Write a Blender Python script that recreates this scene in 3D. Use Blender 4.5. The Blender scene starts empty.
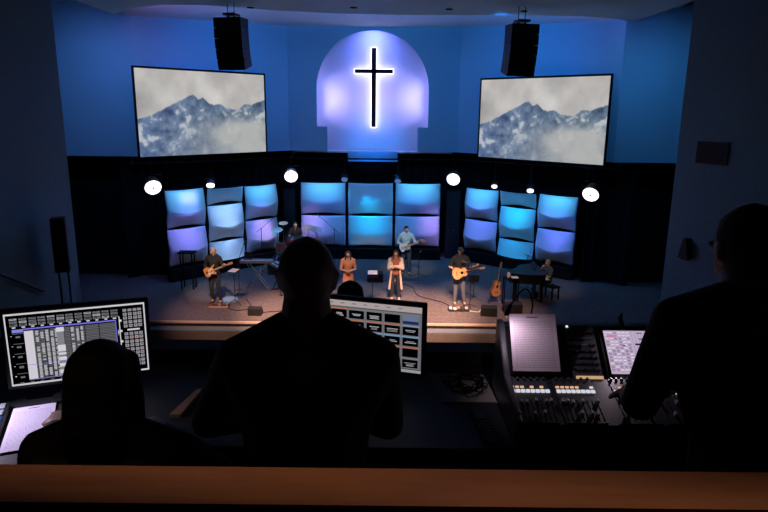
import bpy, bmesh, math, random
import numpy as np
from mathutils import Vector, Matrix, Euler
random.seed(7)
PI = math.pi
SC = bpy.context.scene
COL = SC.collection

# ------------------------------------------------------------------ camera
F_PX, PITCH, ROLL, CAM_Z = 623.0, math.radians(13), 0.0107, 6.1
cam_d = bpy.data.cameras.new('camera'); cam = bpy.data.objects.new('camera', cam_d); COL.objects.link(cam)
fw = Vector((0, math.cos(PITCH), -math.sin(PITCH)))
r0 = Vector((1, 0, 0)); u0 = Vector((0, math.sin(PITCH), math.cos(PITCH)))
rr = math.cos(ROLL)*r0 + math.sin(ROLL)*u0; uu = -math.sin(ROLL)*r0 + math.cos(ROLL)*u0
m = Matrix((rr, uu, -fw)).transposed().to_4x4(); m.translation = Vector((0, 0, CAM_Z))
cam.matrix_world = m
cam_d.sensor_width = 36; cam_d.lens = F_PX/768*36; cam_d.clip_start = 0.05; cam_d.clip_end = 200
SC.camera = cam
SC.view_settings.view_transform = 'Standard'; SC.view_settings.look = 'None'
SC.view_settings.gamma = 1; SC.view_settings.exposure = 0
try: SC.view_settings.use_curve_mapping = False
except Exception: pass
w = bpy.data.worlds.new('world'); SC.world = w; w.use_nodes = True
w.node_tree.nodes['Background'].inputs[0].default_value = (0.25, 0.6, 0.9, 1)
w.node_tree.nodes['Background'].inputs[1].default_value = 0.0009

# ------------------------------------------------------------------ lights
def aim(o, target):
    o.rotation_euler = (Vector(target)-o.location).to_track_quat('-Z', 'Y').to_euler()
def spot(loc, target, color, power, deg=40, blend=0.6, size=0.1, name='stage_spot'):
    d = bpy.data.lights.new(name, 'SPOT'); d.color = color; d.energy = power
    d.spot_size = math.radians(deg); d.spot_blend = blend; d.shadow_soft_size = size
    o = bpy.data.objects.new(name, d); COL.objects.link(o); o.location = loc; aim(o, target); return o
def area(loc, target, color, power, sx, sy, spread=180, name='wash_light'):
    d = bpy.data.lights.new(name, 'AREA'); d.shape = 'RECTANGLE'; d.size = sx; d.size_y = sy
    d.color = color; d.energy = power; d.spread = math.radians(spread)
    o = bpy.data.objects.new(name, d); COL.objects.link(o); o.location = loc; aim(o, target); return o
BLUE = (0.012, 0.20, 1.0); SKY = (0.05, 0.36, 1.0); PURP = (0.32, 0.22, 1.0); WARM = (1.0, 0.53, 0.38); STEEL = (0.10, 0.30, 0.75)
# blue wash on the upper walls
area((-1.5, 20.5, 8.7), (-2.2, 26.3, 6.6), (0.0, 0.29, 0.9), 50, 3, 0.2)
area((1.5, 20.5, 8.7), (1.5, 26.3, 6.6), (0.0, 0.30, 0.9), 44, 3, 0.2)
spot((-3.6, 19.5, 8.8), (-6.2, 24.3, 8.0), (0.0, 0.24, 1.0), 300, 70, 1, 0.2)
spot((3.2, 19.5, 8.8), (5.6, 24.3, 8.0), (0.0, 0.25, 1.0), 290, 70, 1, 0.2)
spot((-8.4, 18.2, 8.4), (-10.0, 22, 6.2), (0.09, 0.27, 0.72), 380, 100, 1, 0.3)
spot((7.7, 18.2, 8.4), (9.3, 21.6, 6.2), (0.05, 0.26, 0.62), 320, 100, 1, 0.3)
# cove light above the ceiling panel
def edge_y(x): return float(np.interp(x, [-8.6, -7.6, -6.4, -5.2, -3.5, -1.5, 0.5, 2.5, 4.5, 6.2, 7.2, 8.0], [20.9, 19.6, 18.9, 18.9, 19.7, 20.2, 20.35, 20.3, 20.15, 20.3, 20.7, 21.4]))
for cx, c, p in ((-7.0, (0.34, 0.24, 1.0), 16), (-5.0, (0.34, 0.26, 1.0), 18), (-3.0, (0.06, 0.30, 1.0), 12), (-1.0, (0.02, 0.36, 1.0), 14), (1.0, (0.02, 0.34, 1.0), 14), (3.0, (0.02, 0.34, 1.0), 12), (5.0, (0.10, 0.34, 1.0), 13), (6.8, (0.16, 0.28, 1.0), 11)):
    area((cx, edge_y(cx)-0.25, 9.10), (cx, edge_y(cx)+0.75, 9.9), c, p*3.8, 1.9, 0.08, 80, name='cove_light')
# unseen violet lamps added inside the recess, left, right and above the cross
for z in (6.15, 6.6, 7.05):
    spot((-3.5, 26.5, z), (-1.35, 27.4, z+0.05), (0.42, 0.35, 1.0), 210, 58, 1, 0.05, 'niche_fill')
    spot((2.45, 26.5, z), (.32, 27.4, z+0.05), (0.42, 0.35, 1.0), 210, 58, 1, 0.05, 'niche_fill')
for z in (5.9, 6.7, 7.5):
    spot((-3.5, 26.5, z), (-2.3, 27.4, z), (0.34, 0.30, 1.0), 34, 110, 1, 0.05, 'niche_fill')
    spot((2.45, 26.5, z), (1.25, 27.4, z), (0.34, 0.30, 1.0), 34, 110, 1, 0.05, 'niche_fill')
spot((-0.5, 26.5, 9.6), (-0.5, 27.4, 8.2), (0.13, 0.17, 1.0), 300, 130, 1, 0.06, 'niche_fill')
spot((-0.5, 22.6, 4.4), (-0.5, 26.9, 4.9), (0.0, 0.22, 1.0), 700, 40, 1, 0.1)
# front light on the stage
for x, p in ((-4.9, 4600), (-2.7, 19000), (1.2, 24000), (3.2, 5000)):
    spot((x*0.9, 11.8, 8.8), (x, 18.6, 0.0), WARM, p, 23, 1, 0.12)
for x in (-5.7, -1.1, 0.5, 2.5):
    spot((x*0.8, 12.2, 8.8), (x, 19.6, 1.3), (1, 0.86, 0.74), 2900, 11, 0.8, 0.08)
spot((3.6, 12.6, 8.8), (5.6, 20.4, 1.2), (1, 0.8, 0.66), 1100, 13, 0.8, 0.08)
spot((-1.8, 15, 8.8), (-3.6, 24.6, 1.2), (1, 0.8, 0.7), 3600, 7.5, 0.8, 0.08)
spot((0.2, 15, 8.8), (0.85, 23.2, 1.1), (0.85, 0.95, 1.0), 2600, 12, 0.8, 0.08)
spot((-3.0, 13, 8.8), (-4.2, 21.0, 1.0), (0.9, 0.85, 0.9), 500, 13, 0.8, 0.08)  # extra spot added to brighten the keyboards
# blue back light on the stage floor
for x in (-4.2, -2.0, 0.4, 2.2, 3.3):
    spot((x, 24.2, 4.25), (x*0.9, 21.5, 0), (0.0, 0.24, 1.0), 72, 60, 1, 0.12)
spot((-6.3, 22.8, 3.6), (-5.10, 19.80, 0), (0.35, 0.6, 1.0), 2600, 7, 0.5, 0.05)
# unseen warm strip light added to brighten the booth's rear ledge alone
area((0.1, 1.02, 8.3), (0.12, 1.14, 5.35), (1.0, 0.54, 0.31), .85, 3.6, 0.08, 9, name='ledge_fill')
# faint spots aimed at the side walls
spot((-3.5, 11, 8.7), (-9.4, 15.6, 2.2), (0.40, 0.62, 0.85), 20, 60, 1, 0.3)
spot((3.2, 11, 8.7), (8.8, 15.6, 2.8), (0.25, 0.60, 0.9), 12, 60, 1, 0.3)

# ------------------------------------------------------------------ materials
MATS = {}
def mat(name, col, rough=0.6, metal=0, bump=0, scale=40, var=0, spec=0.5, emit=None, estr=0, sheen=0):
    if name in MATS: return MATS[name]
    m = bpy.data.materials.new(name); m.use_nodes = True; nt = m.node_tree; b = nt.nodes['Principled BSDF']
    b.inputs['Base Color'].default_value = (*col, 1); b.inputs['Roughness'].default_value = rough
    b.inputs['Metallic'].default_value = metal; b.inputs['Specular IOR Level'].default_value = spec
    if emit: b.inputs['Emission Color'].default_value = (*emit, 1); b.inputs['Emission Strength'].default_value = estr
    if bump or var:
        tc = nt.nodes.new('ShaderNodeTexCoord'); n = nt.nodes.new('ShaderNodeTexNoise'); n.inputs['Scale'].default_value = scale
        n.inputs['Detail'].default_value = 6
        nt.links.new(tc.outputs['Object'], n.inputs['Vector'])
        if var:
            r = nt.nodes.new('ShaderNodeValToRGB'); r.color_ramp.elements[0].position = 0.3; r.color_ramp.elements[1].position = 0.7
            r.color_ramp.elements[0].color = (*[c*(1-var) for c in col], 1); r.color_ramp.elements[1].color = (*[min(1, c*(1+var)) for c in col], 1)
            nt.links.new(n.outputs['Fac'], r.inputs[0]); nt.links.new(r.outputs[0], b.inputs['Base Color'])
        if bump:
            bp = nt.nodes.new('ShaderNodeBump'); bp.inputs['Strength'].default_value = bump; bp.inputs['Distance'].default_value = 0.01
            nt.links.new(n.outputs['Fac'], bp.inputs['Height']); nt.links.new(bp.outputs[0], b.inputs['Normal'])
    MATS[name] = m; return m
def wood(name, c1, c2, scale=6, rough=0.5):
    m = bpy.data.materials.new(name); m.use_nodes = True; nt = m.node_tree; b = nt.nodes['Principled BSDF']
    tc = nt.nodes.new('ShaderNodeTexCoord'); mp = nt.nodes.new('ShaderNodeMapping'); mp.inputs['Scale'].default_value = (1, 9, 9)
    n = nt.nodes.new('ShaderNodeTexNoise'); n.inputs['Scale'].default_value = scale; n.inputs['Detail'].default_value = 5
    r = nt.nodes.new('ShaderNodeValToRGB'); r.color_ramp.elements[0].color = (*c1, 1); r.color_ramp.elements[1].color = (*c2, 1)
    r.color_ramp.elements[0].position = 0.35; r.color_ramp.elements[1].position = 0.65
    nt.links.new(tc.outputs['Object'], mp.inputs[0]); nt.links.new(mp.outputs[0], n.inputs['Vector'])
    nt.links.new(n.outputs['Fac'], r.inputs[0]); nt.links.new(r.outputs[0], b.inputs['Base Color']); b.inputs['Roughness'].default_value = rough
    MATS[name] = m; return m
def emis(name, col, s):
    m = bpy.data.materials.new(name); m.use_nodes = True; nt = m.node_tree; nt.nodes.clear()
    e = nt.nodes.new('ShaderNodeEmission'); o = nt.nodes.new('ShaderNodeOutputMaterial')
    e.inputs[0].default_value = (*col, 1); e.inputs[1].default_value = s; nt.links.new(e.outputs[0], o.inputs[0]); return m
def attr_mat(name, s, emission=True):
    m = bpy.data.materials.new(name); m.use_nodes = True; nt = m.node_tree
    a = nt.nodes.new('ShaderNodeAttribute'); a.attribute_name = 'col'
    if emission:
        nt.nodes.remove(nt.nodes['Principled BSDF']); e = nt.nodes.new('ShaderNodeEmission'); e.inputs[1].default_value = s
        nt.links.new(a.outputs['Color'], e.inputs[0]); nt.links.new(e.outputs[0], nt.nodes['Material Output'].inputs[0])
    else:
        b = nt.nodes['Principled BSDF']; nt.links.new(a.outputs['Color'], b.inputs['Base Color']); b.inputs['Roughness'].default_value = 0.7
    return m
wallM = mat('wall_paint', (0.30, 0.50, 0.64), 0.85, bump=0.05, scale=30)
nicheM = mat('niche_paint', (0.66, 0.66, 0.68), 0.85)
sideM = mat('side_wall_plaster', (0.20, 0.31, 0.34), 0.9, bump=0.5, scale=22, var=0.12)
curtM = mat('black_drape', (0.010, 0.010, 0.012), 0.95, spec=0.1)
carpetM = mat('stage_carpet', (0.125, 0.108, 0.10), 0.9, bump=0.6, scale=9, var=0.30, spec=0.2)
audM = mat('auditorium_carpet', (0.06, 0.06, 0.07), 0.95, bump=0.4, scale=60)
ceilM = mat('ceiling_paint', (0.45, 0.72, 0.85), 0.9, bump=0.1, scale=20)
blk = mat('black_plastic', (0.012, 0.012, 0.013), 0.5, spec=0.3)
blkm = mat('black_metal', (0.015, 0.015, 0.017), 0.45, metal=0.3, spec=0.4)
matt = mat('matte_black', (0.006, 0.006, 0.007), 0.9, spec=0.1)
chrome = mat('chrome', (0.7, 0.7, 0.72), 0.25, metal=1)
fabM = mat('stretch_fabric', (0.72, 0.72, 0.72), 0.8, bump=0.05, scale=80)
ledgeM = wood('brown_ledge_wood', (0.20, 0.095, 0.05), (0.26, 0.13, 0.07), 3, 0.6)
noseM = wood('stage_nosing_wood', (0.50, 0.36, 0.26), (0.60, 0.44, 0.33), 4, 0.4)
riserM = wood('riser_wood', (0.14, 0.12, 0.105), (0.17, 0.15, 0.13), 4, 0.5)
deskM = mat('desk_laminate', (0.022, 0.022, 0.024), 0.5)
whiteM = mat('white_plastic', (0.8, 0.8, 0.8), 0.4)
skinM = mat('skin', (0.55, 0.31, 0.21), 0.55)

# ------------------------------------------------------------------ mesh tools
def finish(o, parent=None, smooth=False, bevel=0):
    COL.objects.link(o)
    if parent: o.parent = parent
    if smooth:
        for p in o.data.polygons: p.use_smooth = True
    if bevel:
        b = o.modifiers.new('bevel', 'BEVEL'); b.width = bevel; b.segments = 2; b.limit_method = 'ANGLE'
    return o
class MB:
    def __init__(s): s.v = []; s.f = []; s.M = Matrix.Identity(4)
    def add(s, vs, fs):
        n = len(s.v); s.v += [tuple(s.M @ Vector(v)) for v in vs]; s.f += [tuple(i+n for i in f) for f in fs]; return s
    def box(s, c, d, R=None):
        x, y, z = [k/2 for k in d]; R = R or Matrix.Identity(3); c = Vector(c)
        vs = [c + R @ Vector((a*x, b*y, e*z)) for e in (-1, 1) for a, b in ((-1, -1), (1, -1), (1, 1), (-1, 1))]
        return s.add(vs, [(3, 2, 1, 0), (4, 5, 6, 7), (0, 1, 5, 4), (1, 2, 6, 5), (2, 3, 7, 6), (3, 0, 4, 7)])
    def tube(s, pts, r, n=10):
        pts = [Vector(p) for p in pts]; rs = r if isinstance(r, (list, tuple)) else [r]*len(pts)
        vs = []; fs = []; a = None
        for i, p in enumerate(pts):
            t = (pts[min(i+1, len(pts)-1)]-pts[max(i-1, 0)]).normalized()
            if a is None: a = t.orthogonal().normalized()
            a = (a - t*a.dot(t)).normalized(); b = t.cross(a)
            for k in range(n):
                q = 2*PI*k/n; vs.append(p + (a*math.cos(q)+b*math.sin(q))*rs[i])
        for i in range(len(pts)-1):
            for k in range(n):
                k2 = (k+1) % n; fs.append((i*n+k, i*n+k2, (i+1)*n+k2, (i+1)*n+k))
        fs.append(tuple(reversed(range(n)))); fs.append(tuple((len(pts)-1)*n+k for k in range(n)))
        return s.add(vs, fs)
    def lathe(s, prof, c=(0, 0, 0), n=24, axis=(0, 0, 1)):
        q = Vector((0, 0, 1)).rotation_difference(Vector(axis)); c = Vector(c); vs = []; fs = []
        for r, z in prof:
            for k in range(n):
                a = 2*PI*k/n; vs.append(c + q @ Vector((max(r, 1e-4)*math.cos(a), max(r, 1e-4)*math.sin(a), z)))
        for i in range(len(prof)-1):
            for k in range(n):
                k2 = (k+1) % n; fs.append((i*n+k, i*n+k2, (i+1)*n+k2, (i+1)*n+k))
        fs.append(tuple(reversed(range(n)))); fs.append(tuple((len(prof)-1)*n+k for k in range(n)))
        return s.add(vs, fs)
    def prism(s, outline, y0, y1):      # outline in x,z, extruded along y
        n = len(outline); vs = [(x, y0, z) for x, z in outline]+[(x, y1, z) for x, z in outline]
        fs = [tuple(range(n)), tuple(reversed(range(n, 2*n)))]+[((k+1) % n, k, n+k, n+(k+1) % n) for k in range(n)]
        return s.add(vs, fs)
    def slab(s, outline, z0, z1):       # outline in x,y, extruded along z
        n = len(outline); vs = [(x, y, z0) for x, y in outline]+[(x, y, z1) for x, y in outline]
        fs = [tuple(reversed(range(n))), tuple(range(n, 2*n))]+[(k, (k+1) % n, n+(k+1) % n, n+k) for k in range(n)]
        return s.add(vs, fs)
    def build(s, name, m, parent=None, smooth=False, bevel=0):
        me = bpy.data.meshes.new(name); me.from_pydata(s.v, [], s.f); me.materials.append(m)
        bm = bmesh.new(); bm.from_mesh(me); bmesh.ops.recalc_face_normals(bm, faces=bm.faces); bm.to_mesh(me); bm.free()
        o = finish(bpy.data.objects.new(name, me), parent, smooth, bevel)
        if smooth:
            try: me.set_sharp_from_angle(angle=math.radians(20 if name == 'fabric_panel' else 45))
            except Exception: pass
        return o
def thing(name, label, cat, loc=(0, 0, 0), rz=0, group=None, rot=None):
    o = bpy.data.objects.new(name, None); COL.objects.link(o); o.empty_display_size = 0.1
    o.location = loc; o.rotation_euler = rot or (0, 0, rz); o['label'] = label; o['category'] = cat
    if group: o['group'] = group
    return o
def tag(o, label, cat, group=None):
    o['label'] = label; o['category'] = cat
    if group: o['group'] = group
    return o
def struct(o): o['kind'] = 'structure'; return o
def box_between(mb, a, b, t, z0, z1):   # vertical wall slab from a to b, thickness t to the left of a->b
    a = Vector((a[0], a[1], 0)); b = Vector((b[0], b[1], 0)); d = (b-a).normalized(); n = Vector((-d.y, d.x, 0))*t
    return mb.slab([(a.x, a.y), (b.x, b.y), (b.x+n.x, b.y+n.y), (a.x+n.x, a.y+n.y)], z0, z1)
def duptree(o, loc, label, rz=None):
    c = o.copy(); COL.objects.link(c); c.location = loc; c['label'] = label
    if rz is not None: c.rotation_euler = (c.rotation_euler.x, c.rotation_euler.y, rz)
    for ch in list(o.children):
        k = ch.copy(); COL.objects.link(k); k.parent = c
        for g in list(ch.children):
            q = g.copy(); COL.objects.link(q); q.parent = k
    return c
def grid_picture(name, arr, w, h, m, parent, bend=0):      # a flat picture: one quad per cell, in x,z, facing -y
    H, W = arr.shape[:2]
    xs = np.linspace(-w/2, w/2, W+1); zs = np.linspace(h, 0, H+1)
    X, Z = np.meshgrid(xs, zs); V = np.stack([X, np.zeros_like(X), Z], -1).reshape(-1, 3)
    i = np.arange(H)[:, None]*(W+1)+np.arange(W)[None, :]
    Fc = np.stack([i+W+1, i+W+2, i+1, i], -1).reshape(-1, 4)
    me = bpy.data.meshes.new(name); me.from_pydata(V.tolist(), [], Fc.tolist())
    at = me.color_attributes.new('col', 'FLOAT_COLOR', 'CORNER')
    c = np.concatenate([arr.reshape(-1, 3)**2.2, np.ones((H*W, 1))], 1)
    at.data.foreach_set('color', np.repeat(c, 4, axis=0).astype(np.float32).ravel())
    me.materials.append(m)
    return finish(bpy.data.objects.new(name, me), parent)
def vnoise(H, W, ch, cw, rng):
    g = rng.random((ch+2, cw+2)); y = np.linspace(0, ch, H); x = np.linspace(0, cw, W)
    yi = y.astype(int); xi = x.astype(int); fy = y-yi; fx = x-xi; fy = fy*fy*(3-2*fy); fx = fx*fx*(3-2*fx)
    a = g[yi][:, xi]; b = g[yi][:, xi+1]; c = g[yi+1][:, xi]; d = g[yi+1][:, xi+1]
    fx = fx[None]; fy = fy[:, None]
    return (a*(1-fx)+b*fx)*(1-fy)+(c*(1-fx)+d*fx)*fy
def fbm(H, W, c, rng, octs=5):
    o = 0; t = 0
    for k in range(octs): o = o+vnoise(H, W, c*2**k, int(c*1.8)*2**k, rng)*0.5**k; t += 0.5**k
    return o/t

# ------------------------------------------------------------------ the room
struct(MB().box((0, 22.6, -0.45), (30, 10, 0.9)).build('stage_floor', carpetM))
struct(MB().box((0, 5.5, -1.0), (30, 24.2, 0.2)).build('floor', audM))
struct(MB().box((0, 17.57, -0.03), (30, 0.07, 0.07)).build('trim_1', noseM, bevel=0.01))
struct(MB().box((0, 17.43, -0.19), (30, 0.34, 0.03)).box((0, 17.43, -0.55), (30, 0.3, 0.69)).build('trim_2', mat('step_carpet', (0.13, 0.17, 0.21), 0.9)))
struct(MB().box((0, 17.265, -0.55), (30, 0.03, 0.69)).build('trim_3', riserM))
# upper walls
WB = [(-13.5, 22.0), (-8.5, 22.0), (-3.97, 26.3), (3.0, 26.3), (7.85, 21.6), (13, 21.6)]
for nm, i in (('wall_left_flank', 0), ('wall_left_angled', 1), ('wall_right_angled', 3), ('wall_right_flank', 4)):
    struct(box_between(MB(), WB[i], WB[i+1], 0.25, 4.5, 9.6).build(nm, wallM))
A0, A1, AT = -2.83, 1.76, 9.29; ac = (A0+A1)/2; ar = (A1-A0)/2; zs = AT-ar
arc = [(ac-ar*math.cos(t), zs+ar*math.sin(t)) for t in np.linspace(0, PI, 49)]
mb = MB()
for k in range(48):
    (xa, za), (xb, zb_) = arc[k], arc[k+1]; mb.prism([(xa, za), (xb, zb_), (xb, 9.6), (xa, 9.6)], 26.3, 26.42)
mb.prism([(-3.97, 4.5), (A0, 4.5), (A0, 9.6), (-3.97, 9.6)], 26.3, 26.42).prism([(A1, 4.5), (3.0, 4.5), (3.0, 9.6), (A1, 9.6)], 26.3, 26.42)
mb.prism([(A0, 4.5), (A0+0.42, 4.5), (A0+0.42, 5.5), (A0, 5.5)], 26.3, 26.42).prism([(A1-0.42, 4.5), (A1, 4.5), (A1, 5.5), (A1-0.42, 5.5)], 26.3, 26.42)
mb.prism([(-1.55, 4.08), (0.52, 4.08), (0.52, 4.5), (-1.55, 4.5)], 26.3, 26.42)
struct(mb.build('wall_back', wallM))
struct(MB().box((ac, 27.45, 7.1), (6.6, 0.1, 5.4)).box((ac, 26.93, 4.46), (6.6, 1.0, 0.06)).box((ac, 26.93, 9.75), (6.6, 1.0, 0.1)).box((ac-3.3, 26.93, 7.1), (0.1, 1.0, 5.4)).box((ac+3.3, 26.93, 7.1), (0.1, 1.0, 5.4)).build('wall_added_niche', nicheM))  # recess shaped to keep the violet light off the surrounding wall
# black drapes under the upper walls, gently pleated
def drape(name, a, b, off=0.9):
    a = Vector((*a, 0)); b = Vector((*b, 0)); L = (b-a).length; n = int(L/0.12); d = (b-a)/n; nn = Vector((-d.y, d.x, 0)).normalized()
    o1 = [a+d*i+nn*(0.05*math.sin(i*1.9)+off) for i in range(-4, n+5)]; o2 = [p+nn*0.06 for p in o1]
    mb = MB(); mb.slab([(p.x, p.y) for p in o1]+[(p.x, p.y) for p in reversed(o2)], 0.0, 4.7 if name != 'back' else 4.42); return struct(mb.build('curtain_'+name, curtM, smooth=True))
for nm, i in (('left_flank', 0), ('left', 1), ('back', 2), ('right', 3), ('right_flank', 4)): drape(nm, WB[i], WB[i+1])
# side walls with their end faces, splayed towards the audience
struct(box_between(MB(), (-8.6, 17.0), (-13.2, 5.0), -0.3, -0.9, 10.4).build('wall_left', sideM))
struct(box_between(MB(), (7.87, 17.0), (12.5, 5.0), 0.3, -0.9, 10.4).build('wall_right', sideM))
# ceiling: hanging panel with a curved far edge, upper ceiling behind it
edge = [(x, edge_y(x)) for x in np.linspace(-8.6, 8.0, 60)]
struct(MB().slab([(-8.6, -2)]+edge+[(8.0, -2)], 9.02, 9.06).build('ceiling_panel', ceilM))
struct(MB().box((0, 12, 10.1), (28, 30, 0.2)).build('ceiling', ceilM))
mb = MB(); vs = []; fs = []; NX = 60
for x in np.linspace(-8.7, 8.1, NX):
    yo = float(np.interp(x, [-8.7, -8.5, -3.97, 3.0, 7.85, 8.1], [22.0, 22.0, 26.35, 26.35, 21.6, 21.6]))+.05; yi = edge_y(x)-0.7; zo = 9.10+0.065*(yo-21.6)
    for k in range(9):
        u = k/8; z = zo+(9.80-zo)*math.sin(u*PI/2)**1.2; vs += [(x, yo+(yi-yo)*u, z), (x, yo+(yi-yo)*u, z+.1)]
for i in range(NX-1):
    for k in range(8):
        a = i*18+k*2; b = a+18; fs += [(a, b, b+2, a+2), (a+1, a+3, b+3, b+1)]
struct(MB().add(vs, fs).build('ceiling_cove', mat('cove_paint', (0.7, 0.7, 0.72), 0.85), smooth=False))
for i, s in enumerate((-1, 1)):
    mb = MB()
    for k in range(3):
        x = s*(8.9+k*0.75)-0.3; mb.box((x, 14, 9.75), (0.22, 16, 0.5), Matrix.Rotation(-s*0.10, 3, 'Z'))
    struct(mb.build('trim_%d' % (4+i), wallM))
# small dark recessed downlights in the hanging panel
dl = None
for k, (x, y) in enumerate(((-3.95, 19.2), (-0.95, 19.0), (0.0+1.95-1.2-2.0+0.6, 18.9), (-1.2+3.0, 19.1), (3.4+0.6, 19.3))):
    if k == 2: continue
    o = MB().lathe([(0.10, 0), (0.10, 0.02), (0.07, 0.025), (0.07, 0.005), (0.0, 0.005)], n=20).build('recessed_downlight', matt)
    o.location = (x, y, 8.998)
    tag(o, ['dark recessed downlight in the ceiling panel beside the left speaker array', 'dark recessed downlight in the ceiling panel, up and left of the cross', '', 'dark recessed downlight in the ceiling panel, up and right of the cross', 'dark recessed downlight in the ceiling panel near the right speaker array'][k], 'downlight', 'ceiling downlights')

# ------------------------------------------------------------------ arch and cross
cx = -0.505
cr = thing('wall_cross', 'tall black cross with glowing white outline inside the violet arch', 'cross', (cx, 27.4, 0))
MB().box((0, -0.30, 7.085), (0.20, 0.08, 3.22)).box((0, -0.301, 7.76), (1.60, 0.078, 0.16)).build('cross_body', matt, cr)
MB().box((0, -0.23, 7.085), (0.255, 0.03, 3.275)).box((0, -0.231, 7.76), (1.655, 0.028, 0.215)).build('light_strip', emis('halo_white', (0.92, 0.86, 1.0), 3.6), cr)
for z in (6.2, 8.2): MB().box((0, -0.105, z), (0.06, 0.21, 0.06)).build('mounting_post', blkm, cr)

# ------------------------------------------------------------------ projection screens with the mountain picture
def mountain(H=170, W=300):
    rng = np.random.default_rng(4); y, x = np.mgrid[0:H, 0:W]; X = x/W; Y = y/H
    sky = 0.80+0.16*(fbm(H, W, 3, rng)-0.5)*2+0.06*(X-0.4)-0.05*np.abs(Y-0.2)
    img = np.stack([sky*0.985, sky*0.97, sky*0.96], -1)
    img += 0.05*np.exp(-((X-0.5)**2/0.01+(Y-0.25)**2/0.06))[..., None]
    px = [0, .1, .2, .3, .405, .44, .48, .505, .53, .57, .61, .65, .68, .74, .77, .80, .83, .87, .93, 1.0]
    py = [.565, .505, .43, .345, .262, .32, .298, .335, .375, .388, .375, .405, .43, .437, .435, .385, .365, .38, .35, .31]
    rid = np.interp(X[0], px, py)+0.006*(vnoise(1, W, 1, 60, rng)[0]-0.5)*2
    n1 = fbm(H, W, 14, rng, 5)
    st = fbm(400, 400, 16, rng, 5)       # stretched along the slopes
    u = (X*0.75+Y*0.65); v = (X*0.9-Y*0.9+1)*0.35
    st2 = st[(np.clip(u/1.45*399, 0, 399)).astype(int), (np.clip((X*0.9-Y*0.55+0.6)/1.6*130, 0, 399)).astype(int)]
    left = np.clip(1-X*1.2, 0, 1)
    base = np.stack([0.43+0.0*X, 0.51+0*X, 0.60+0.06*left], -1)
    tex = (n1-0.5)*0.40+(st2-0.5)*0.34
    mtn = base+tex[..., None]*np.array([1, 1, .9])
    snow = np.clip((st2*0.5+n1*0.5-0.595)*16, 0, 1)*np.clip(1.2-np.abs(Y-rid-0.20)*2.6, 0, 1)
    for x0, y0, x1, y1, wd in ((.38, .56, .29, .80, .012), (.45, .55, .50, .50, .010), (.33, .74, .24, .98, .010), (.62, .44, .69, .56, .008), (.09, .60, .16, .57, .010), (.20, .88, .25, .82, .008), (.72, .50, .78, .45, .012), (.86, .50, .87, .46, .008)):
        dx, dy = x1-x0, (y1-y0); L2 = dx*dx+dy*dy; tt = np.clip(((X-x0)*dx+(Y-y0)*dy)/L2, 0, 1)
        dd = np.hypot(X-x0-tt*dx, (Y-y0-tt*dy)*.6)+0.075*(n1-0.5)+.03*(st2-.5); snow = np.maximum(snow, np.clip((wd-dd)/0.010, 0, 1)*.8)
    mtn = mtn*(1-snow[..., None]*0.7)+0.90*snow[..., None]*0.7
    mist = np.clip(1.25*np.exp(-((X-0.78)**2/0.10+(Y-0.70)**2/0.018))+0.9*np.exp(-((X-0.85)**2/0.16+(Y-0.95)**2/0.035))+np.clip((Y-0.75)*1.3, 0, 1)*0.6*np.clip(X*1.6-0.1, 0, 1), 0, 1)*(0.55+0.6*fbm(H, W, 5, rng))
    mist = np.clip(mist, 0, 0.92)
    mc = np.stack([0.80+0*X, 0.80+0*X, 0.79+0*X], -1)
    mtn = mtn*(1-mist[..., None])+mc*mist[..., None]
    a = np.clip((Y-rid[None])*70, 0, 1)[..., None]
    return np.clip(img*(1-a)+mtn*a, 0, 1)
MT = mountain()
scrM = attr_mat('projected_picture', 0.74)
def screen(a, b, label):
    a = Vector(a); b = Vector(b); L = (b-a).length; mid = (a+b)/2
    t = thing('projection_screen', label, 'screen', mid, math.atan2(b.y-a.y, b.x-a.x), 'projection screens beside the arch')
    h = 2.95
    MB().box((0, 0.03, h/2), (L+0.12, 0.04, h+0.12)).box((0, 0.005, h+0.035), (L+0.12, 0.05, 0.07)).box((0, 0.005, -0.02), (L+0.12, 0.05, 0.04)).box((-L/2-0.03, 0.005, h/2), (0.06, 0.05, h+0.1)).box((L/2+0.03, 0.005, h/2), (0.06, 0.05, h+0.1)).build('screen_frame', matt, t)
    grid_picture('picture', MT, L, h, scrM, t)
    for q in (-0.3, 0.3): MB().box((L*q, 0.2, h*0.6), (0.1, 0.36, 0.1)).build('wall_bracket', blkm, t)
screen((-8.41, 21.6, 4.51), (-4.79, 25.35, 4.51), 'left wide projection screen showing a snowy misty mountain')
screen((3.74, 25.2, 4.41), (7.47, 21.5, 4.41), 'right wide projection screen showing a snowy misty mountain')

# ------------------------------------------------------------------ flown speaker arrays
def line_array(x0, x1, y, top, rz, label):
    t = thing('speaker_array', label, 'speaker', ((x0+x1)/2, y, 9.02), rz, 'flown speaker arrays')
    z = top-9.02; yy = 0; wd = 0.82
    MB().box((0, 0.05, z+0.10), (0.34, 0.4, 0.06)).box((-0.1, 0.05, z+0.05), (0.03, 0.1, 0.1)).box((0.1, 0.05, z+0.05), (0.03, 0.1, 0.1)).build('flying_frame', blkm, t)
    for q in (-0.11, 0.09): MB().tube([(q, 0.05, 0), (q, 0.05, z+0.12)], 0.012, 6).build('hanging_rod', blkm, t)
    ang = 0.0; y0 = 0.0
    for k in range(5):
        h = 0.27; R = Matrix.Rotation(ang, 3, 'X'); c = Vector((0, y0, z)) + R @ Vector((0, 0, -h/2))
        b = MB().box(c, (wd, 0.5, h-0.003), R)
        o = b.build('speaker_cabinet', blk, t, bevel=0.006)
        MB().box(c+R @ Vector((0, -0.255, 0)), (wd-0.08, 0.012, h-0.05), R).build('grille', mat('dark_grille', (0.03, 0.03, 0.035), 0.6, metal=0.5), o)
        e = R @ Vector((0, 0, -h)); y0 += e.y; z += e.z; ang += math.radians(4)
line_array(-4.86, -3.88, 18.5, 8.62, -0.22, 'black curved speaker array hanging above the left screen')
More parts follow.
